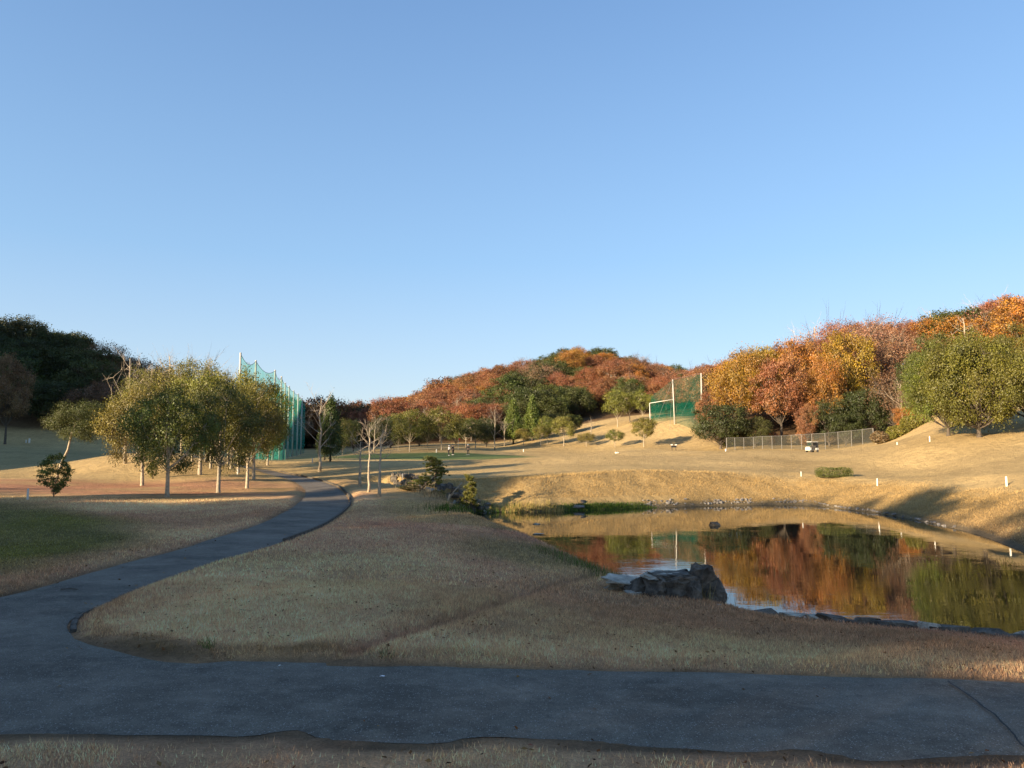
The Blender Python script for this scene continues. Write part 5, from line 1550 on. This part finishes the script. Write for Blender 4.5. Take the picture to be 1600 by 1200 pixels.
kerb([(440,848),(500,825),(535,801),(548,786),(541,771),(521,757),(480,746),(436,737)], 'dark stone edging on the outer bend of the path below the saplings', .02, .24, .6, 'dark edgings of the path')
kerb([(107,990),(106,982),(112,968),(130,957),(156,947)], 'dark stone edging round the pointed corner of the grass island', -.045, .20, .45, 'dark edgings of the path')

# ------------------------------------------------------------------ litter on the asphalt
def scrap(u, v, label, m, size, name, cat):
    x, y = ground_px(u, v, H0); V = []; rs = np.random.RandomState(int(u))
    n = 7
    for i in range(n):
        an = i / n * 6.283; r = size * (.5 + .5 * rs.rand()); V.append((math.cos(an) * r * 1.3, math.sin(an) * r * .7, .012 * rs.rand()))
    V.append((0, 0, .018))
    me = bpy.data.meshes.new(name); me.from_pydata(V, [], [(i, (i + 1) % n, n) for i in range(n)]); me.materials.append(m)
    zz = float(H0(np.array([x]), np.array([y]))[0])
    o = obj(name, me, loc=(x, y, zz + .040)); tag(o, label, cat); return o
scrap(597, 1062, 'small white paper scrap on the near lane of asphalt', M_WCLOTH, .035, 'paper_scrap', 'litter')
scrap(437, 1045, 'tiny white chip on the asphalt near the grass corner', M_WHITE, .02, 'white_chip', 'litter')
scrap(829, 1171, 'reddish brown fallen leaf on the grass edge below the lane', plain('dead_leaf', (.22, .07, .03)), .035, 'fallen_leaf', 'leaf')
x, y = ground_px(108, 924, H0); o = obj('fallen_twig', MB().tube([(-.17, 0, 0), (0, .02, .01), (.17, -.01, 0)], .012, 5).mesh('twig', M_BARKD), loc=(x, y, float(H0(np.array([x]), np.array([y]))[0]) + .045)); tag(o, 'dark twig lying across the path near the junction', 'twig')
o.rotation_euler = (0, 0, .1)

# ------------------------------------------------------------------ grasses
def blades(name, x, y, hgt, wid, col, lean=0.35, seed=1, kind='stuff', label=None, z=None, cat='grass'):
    rs = np.random.RandomState(seed); n = len(x)
    z = H(x, y) if z is None else z
    an = rs.rand(n) * 6.283; wv = np.stack([np.cos(an), np.sin(an), np.zeros(n)], 1) * (wid[:, None] * .5)
    lv = rs.randn(n, 2) * lean * hgt[:, None]
    b = np.stack([x, y, z - .01], 1); t = b + np.stack([lv[:, 0], lv[:, 1], hgt + .01], 1)
    V = np.stack([b - wv, b + wv, t], 1).reshape(-1, 3)
    cc = np.repeat(col, 3, 0)
    me = np_mesh(name, V, np.arange(n * 3), 3, M_BLADE, False, {'tint': cc})
    tag(obj(name, me), label, cat, kind=kind)
rs = np.random.RandomState(4)
def scatter(n, r0, r1, p=1.0, half=0.69):
    u = rs.rand(n); r = (r0 ** p + (r1 ** p - r0 ** p) * u) ** (1 / p)
    k = (rs.rand(n) * 2 - 1) * half * 1.12
    return k * r, r
def turf(n, r0, r1, p, h0, h1, w0, w1, seed, label):
    x, y = scatter(n, r0, r1, p)
    sd = road_sd(x, y); dp, ip = poly_dist(x, y, POND_S)
    clump = fbm(x, y, 0.35, 2)
    ok = (sd > 0.03 + 0.10 * rs.rand(n)) & ~ip & (dp > .25) & (rs.rand(n) < .45 + clump * .8)
    # thin and short by the trodden near verge
    ns = (y < 9.2) & (sd < .45)
    ok &= ~(ns & (rs.rand(n) < .8))
    ok &= ~((y < 9) & (fbm(x, y, 0.8, 3) < .47) & (rs.rand(n) < .75))
    ok &= ~((ell(x, y, -6.1, 11.3, 1.9, 0.45, .4, -0.28) > .5) & (rs.rand(n) < .85))
    x, y = x[ok], y[ok]; m = len(x)
    dc, _ = poly_dist(x, y, CREASE, False)
    hg = (h0 + (h1 - h0) * rs.rand(m)) * (.7 + .6 * fbm(x, y, 1.2, 3)) * (1 + .6 * np.exp(-(dc / .4) ** 2))
    hg *= np.where(poly_dist(x, y, GREENZ)[1], .7, 1) * np.where(y < 9, .7, 1)
    wd = w0 + (w1 - w0) * rs.rand(m)
    col = tint(x, y) * (0.50 + 1.05 * rs.rand(m) ** 1.3)[:, None] * (0.98 + 0.76 * fbm(x, y, 0.25, 2))[:, None]  # blade colour lifted too, brightening the grass that lies in shade
    pale = rs.rand(m) < .12; col[pale] = col[pale] * .5 + np.array((.40, .33, .20)) * .6
    blades('dry_grass', x, y, hg, wd, np.clip(col, 0, .8), .45, seed, label=label)
turf(330000, 6.6, 17, 1.7, .03, .080, .007, .013, 1, 'short dry winter grass of the foreground')
turf(300000, 17, 44, 1.3, .04, .09, .014, .030, 2, 'short dry winter grass of the middle ground')
def bank_turf(n):
    x = rs.uniform(-6, 46, n); y = rs.uniform(30, 78, n)
    dp, ip = poly_dist(x, y, POND_S)
    ok = ~ip & (y > np.where(x < 3, 57.5, 30)) & (dp > np.where(x < 14, 1.6, .35)) & (dp < 7.5) & (rs.rand(n) < np.clip((7.5 - dp) / 2, 0, 1)) & (x < .74 * y)
    x, y = x[ok], y[ok]; m = len(x)
    cl = fbm(x, y, 1.3, 3)
    col = tint(x, y) * (0.62 + .72 * rs.rand(m))[:, None] * (.75 + .5 * cl)[:, None]
    blades('rough_grass', x, y, (.04 + .10 * rs.rand(m)) * (.5 + cl), .018 + .03 * rs.rand(m), np.clip(col, 0, .8), .5, 15, label='rough golden grass on the far bank of the pond')
bank_turf(420000)
# reeds, water weeds, dry stalks
def clumps(name, pix, n, spread, h0, h1, wd, cols, seed, label, lean=.2):
    r2 = np.random.RandomState(seed); X_ = []; Y_ = []
    for u, v in pix:
        x, y = ground_px(u, v, H0); X_.append(x + r2.randn(n) * spread[0]); Y_.append(y + r2.randn(n) * spread[1])
    x = np.concatenate(X_); y = np.concatenate(Y_); m = len(x)
    z = np.maximum(H(x, y), WATER_Z)
    c = np.array(cols)[r2.randint(0, len(cols), m)] * (.7 + .6 * r2.rand(m))[:, None]
    blades(name, x, y, h0 + (h1 - h0) * r2.rand(m), np.full(m, wd), c, lean, seed, label=label, z=z, cat='plants')
YEL = [(.42, .33, .12), (.34, .24, .09), (.22, .20, .06)]; GRN = [(.06, .11, .02), (.10, .16, .03), (.13, .15, .04)]; DRY = [(.30, .22, .12), (.20, .14, .08), (.38, .30, .16)]
clumps('reeds', [(u, 797 - 2 * math.sin(u)) for u in range(800, 880, 8)] , 80, (.35, .4), .2, .6, .035, YEL, 5, 'yellow dry reeds at the water edge left of the green weeds')
clumps('reeds', [(u, 799) for u in range(760, 812, 9)], 50, (.3, .4), .2, .5, .035, YEL + GRN, 6, 'mixed green and yellow reeds at the left end of the pond')
clumps('water_weeds', [(u, 797 - .04 * (u - 880)) for u in range(876, 1012, 5)] + [(u, 794 - .03 * (u - 880)) for u in range(890, 975, 6)], 90, (.35, .22), .05, .20, .05, GRN, 7, 'bright green weeds floating along the far water edge')
clumps('creek_weeds', [(690, 798), (705, 799), (720, 800), (740, 799), (760, 798)], 120, (.5, .8), .15, .45, .04, GRN + [(.05, .07, .02)], 8, 'dark green weeds in the mouth of the creek')
clumps('creek_grass', [(u, 758 + (u - 620) * .33) for u in range(610, 720, 9)], 60, (.5, .3), .25, .6, .03, DRY, 9, 'dry grass hanging over the stones of the creek wall')
clumps('dry_stalks', [(1094, 940), (1104, 942), (1130, 946), (1150, 948), (1185, 951), (1230, 955)], 16, (.22, .15), .25, .62, .012, YEL, 10, 'dry yellow stalks standing between boulders and stone edging', .35)
clumps('dry_stalks', [(u, 862 + (u - 850) * .42) for u in range(850, 950, 9)], 90, (.35, .4), .12, .30, .02, DRY + GRN, 11, 'tufts of rough grass on the edge of the mound above the water', .3)
clumps('green_weed', [(320, 1017), (326, 1021)], 26, (.05, .04), .06, .16, .012, [(.09, .14, .03), (.14, .17, .05)], 12, 'small green weed with white flowers at the edge of the island', .5)
clumps('green_weed', [(590, 1031), (606, 1034)], 24, (.10, .05), .04, .10, .012, [(.07, .10, .03)], 13, 'small green tuft of grass where the crease meets the lane', .5)
# crack in the asphalt at the right
ck = to_w([(1481, 1069), (1497, 1081), (1520, 1096), (1540, 1113), (1556, 1124), (1570, 1138), (1584, 1152), (1592, 1166), (1604, 1176)])
mb = MB(); rk = random.Random(2); pts = chaikin(ck, 1); Lp = []
for i, p in enumerate(pts): Lp.append(Vector((p[0] + rk.uniform(-.015, .015), p[1] + rk.uniform(-.015, .015), 0)))
for i in range(len(Lp) - 1):
    a, b = Lp[i], Lp[i + 1]
    for q in range(3):
        p1 = a.lerp(b, q / 3); p2 = a.lerp(b, (q + 1) / 3); n_ = (b - a).cross(Vector((0, 0, 1))).normalized()
        w1_, w2_ = .008 + .008 * rk.random(), .008 + .008 * rk.random()
        za = float(H0(np.array([p1.x]), np.array([p1.y]))[0]) + .044; zb = float(H0(np.array([p2.x]), np.array([p2.y]))[0]) + .044
        k = len(mb.v); mb.v += [p1 - n_ * w1_ + Vector((0, 0, za)), p1 + n_ * w1_ + Vector((0, 0, za)), p2 + n_ * w2_ + Vector((0, 0, zb)), p2 - n_ * w2_ + Vector((0, 0, zb))]
        mb.f.append((k, k + 1, k + 2, k + 3))
o = obj('asphalt_crack', mb.mesh('asphalt_crack', plain('crack_tar', (.012, .012, .012), .9))); tag(o, kind='structure')

# fallen leaves on the lane and the turf
rs = np.random.RandomState(77)
n_ = 5200
x, y = scatter(n_, 6.8, 34, 1.3)
sd = road_sd(x, y); dp, ip = poly_dist(x, y, POND_S)
keep = ~ip & (dp > .3) & ((sd > 0) | (rs.rand(n_) < np.where(sd > -.5, .30, .05))) & (fbm(x, y, 4.0, 3) > .40)
x, y, sd = x[keep], y[keep], sd[keep]; m_ = len(x)
z = np.where(sd > 0, H(x, y) + .035, H0(x, y) + .034)
ph_ = rs.rand(m_) * 6.283; s_ = .018 + .022 * rs.rand(m_)
ax = np.stack([np.cos(ph_), np.sin(ph_), .25 * rs.randn(m_)], 1) * s_[:, None]; bx_ = np.stack([-np.sin(ph_), np.cos(ph_), .35 * rs.randn(m_)], 1) * (s_ * .6)[:, None]
c_ = np.stack([x, y, z], 1)
V = np.stack([c_ - ax, c_ + bx_, c_ + ax, c_ - bx_ + np.array((0, 0, .006))], 1).reshape(-1, 3)
cl = np.array([(.20, .085, .035), (.14, .075, .035), (.26, .15, .06), (.09, .05, .03)])[rs.randint(0, 4, m_)]
me = np_mesh('fallen_leaves', V, np.arange(m_ * 4), 4, M_BLADE, False, {'tint': np.repeat(cl, 4, 0)})
tag(obj('fallen_leaves', me), 'scattered brown fallen leaves on turf and asphalt', 'leaves', kind='stuff')
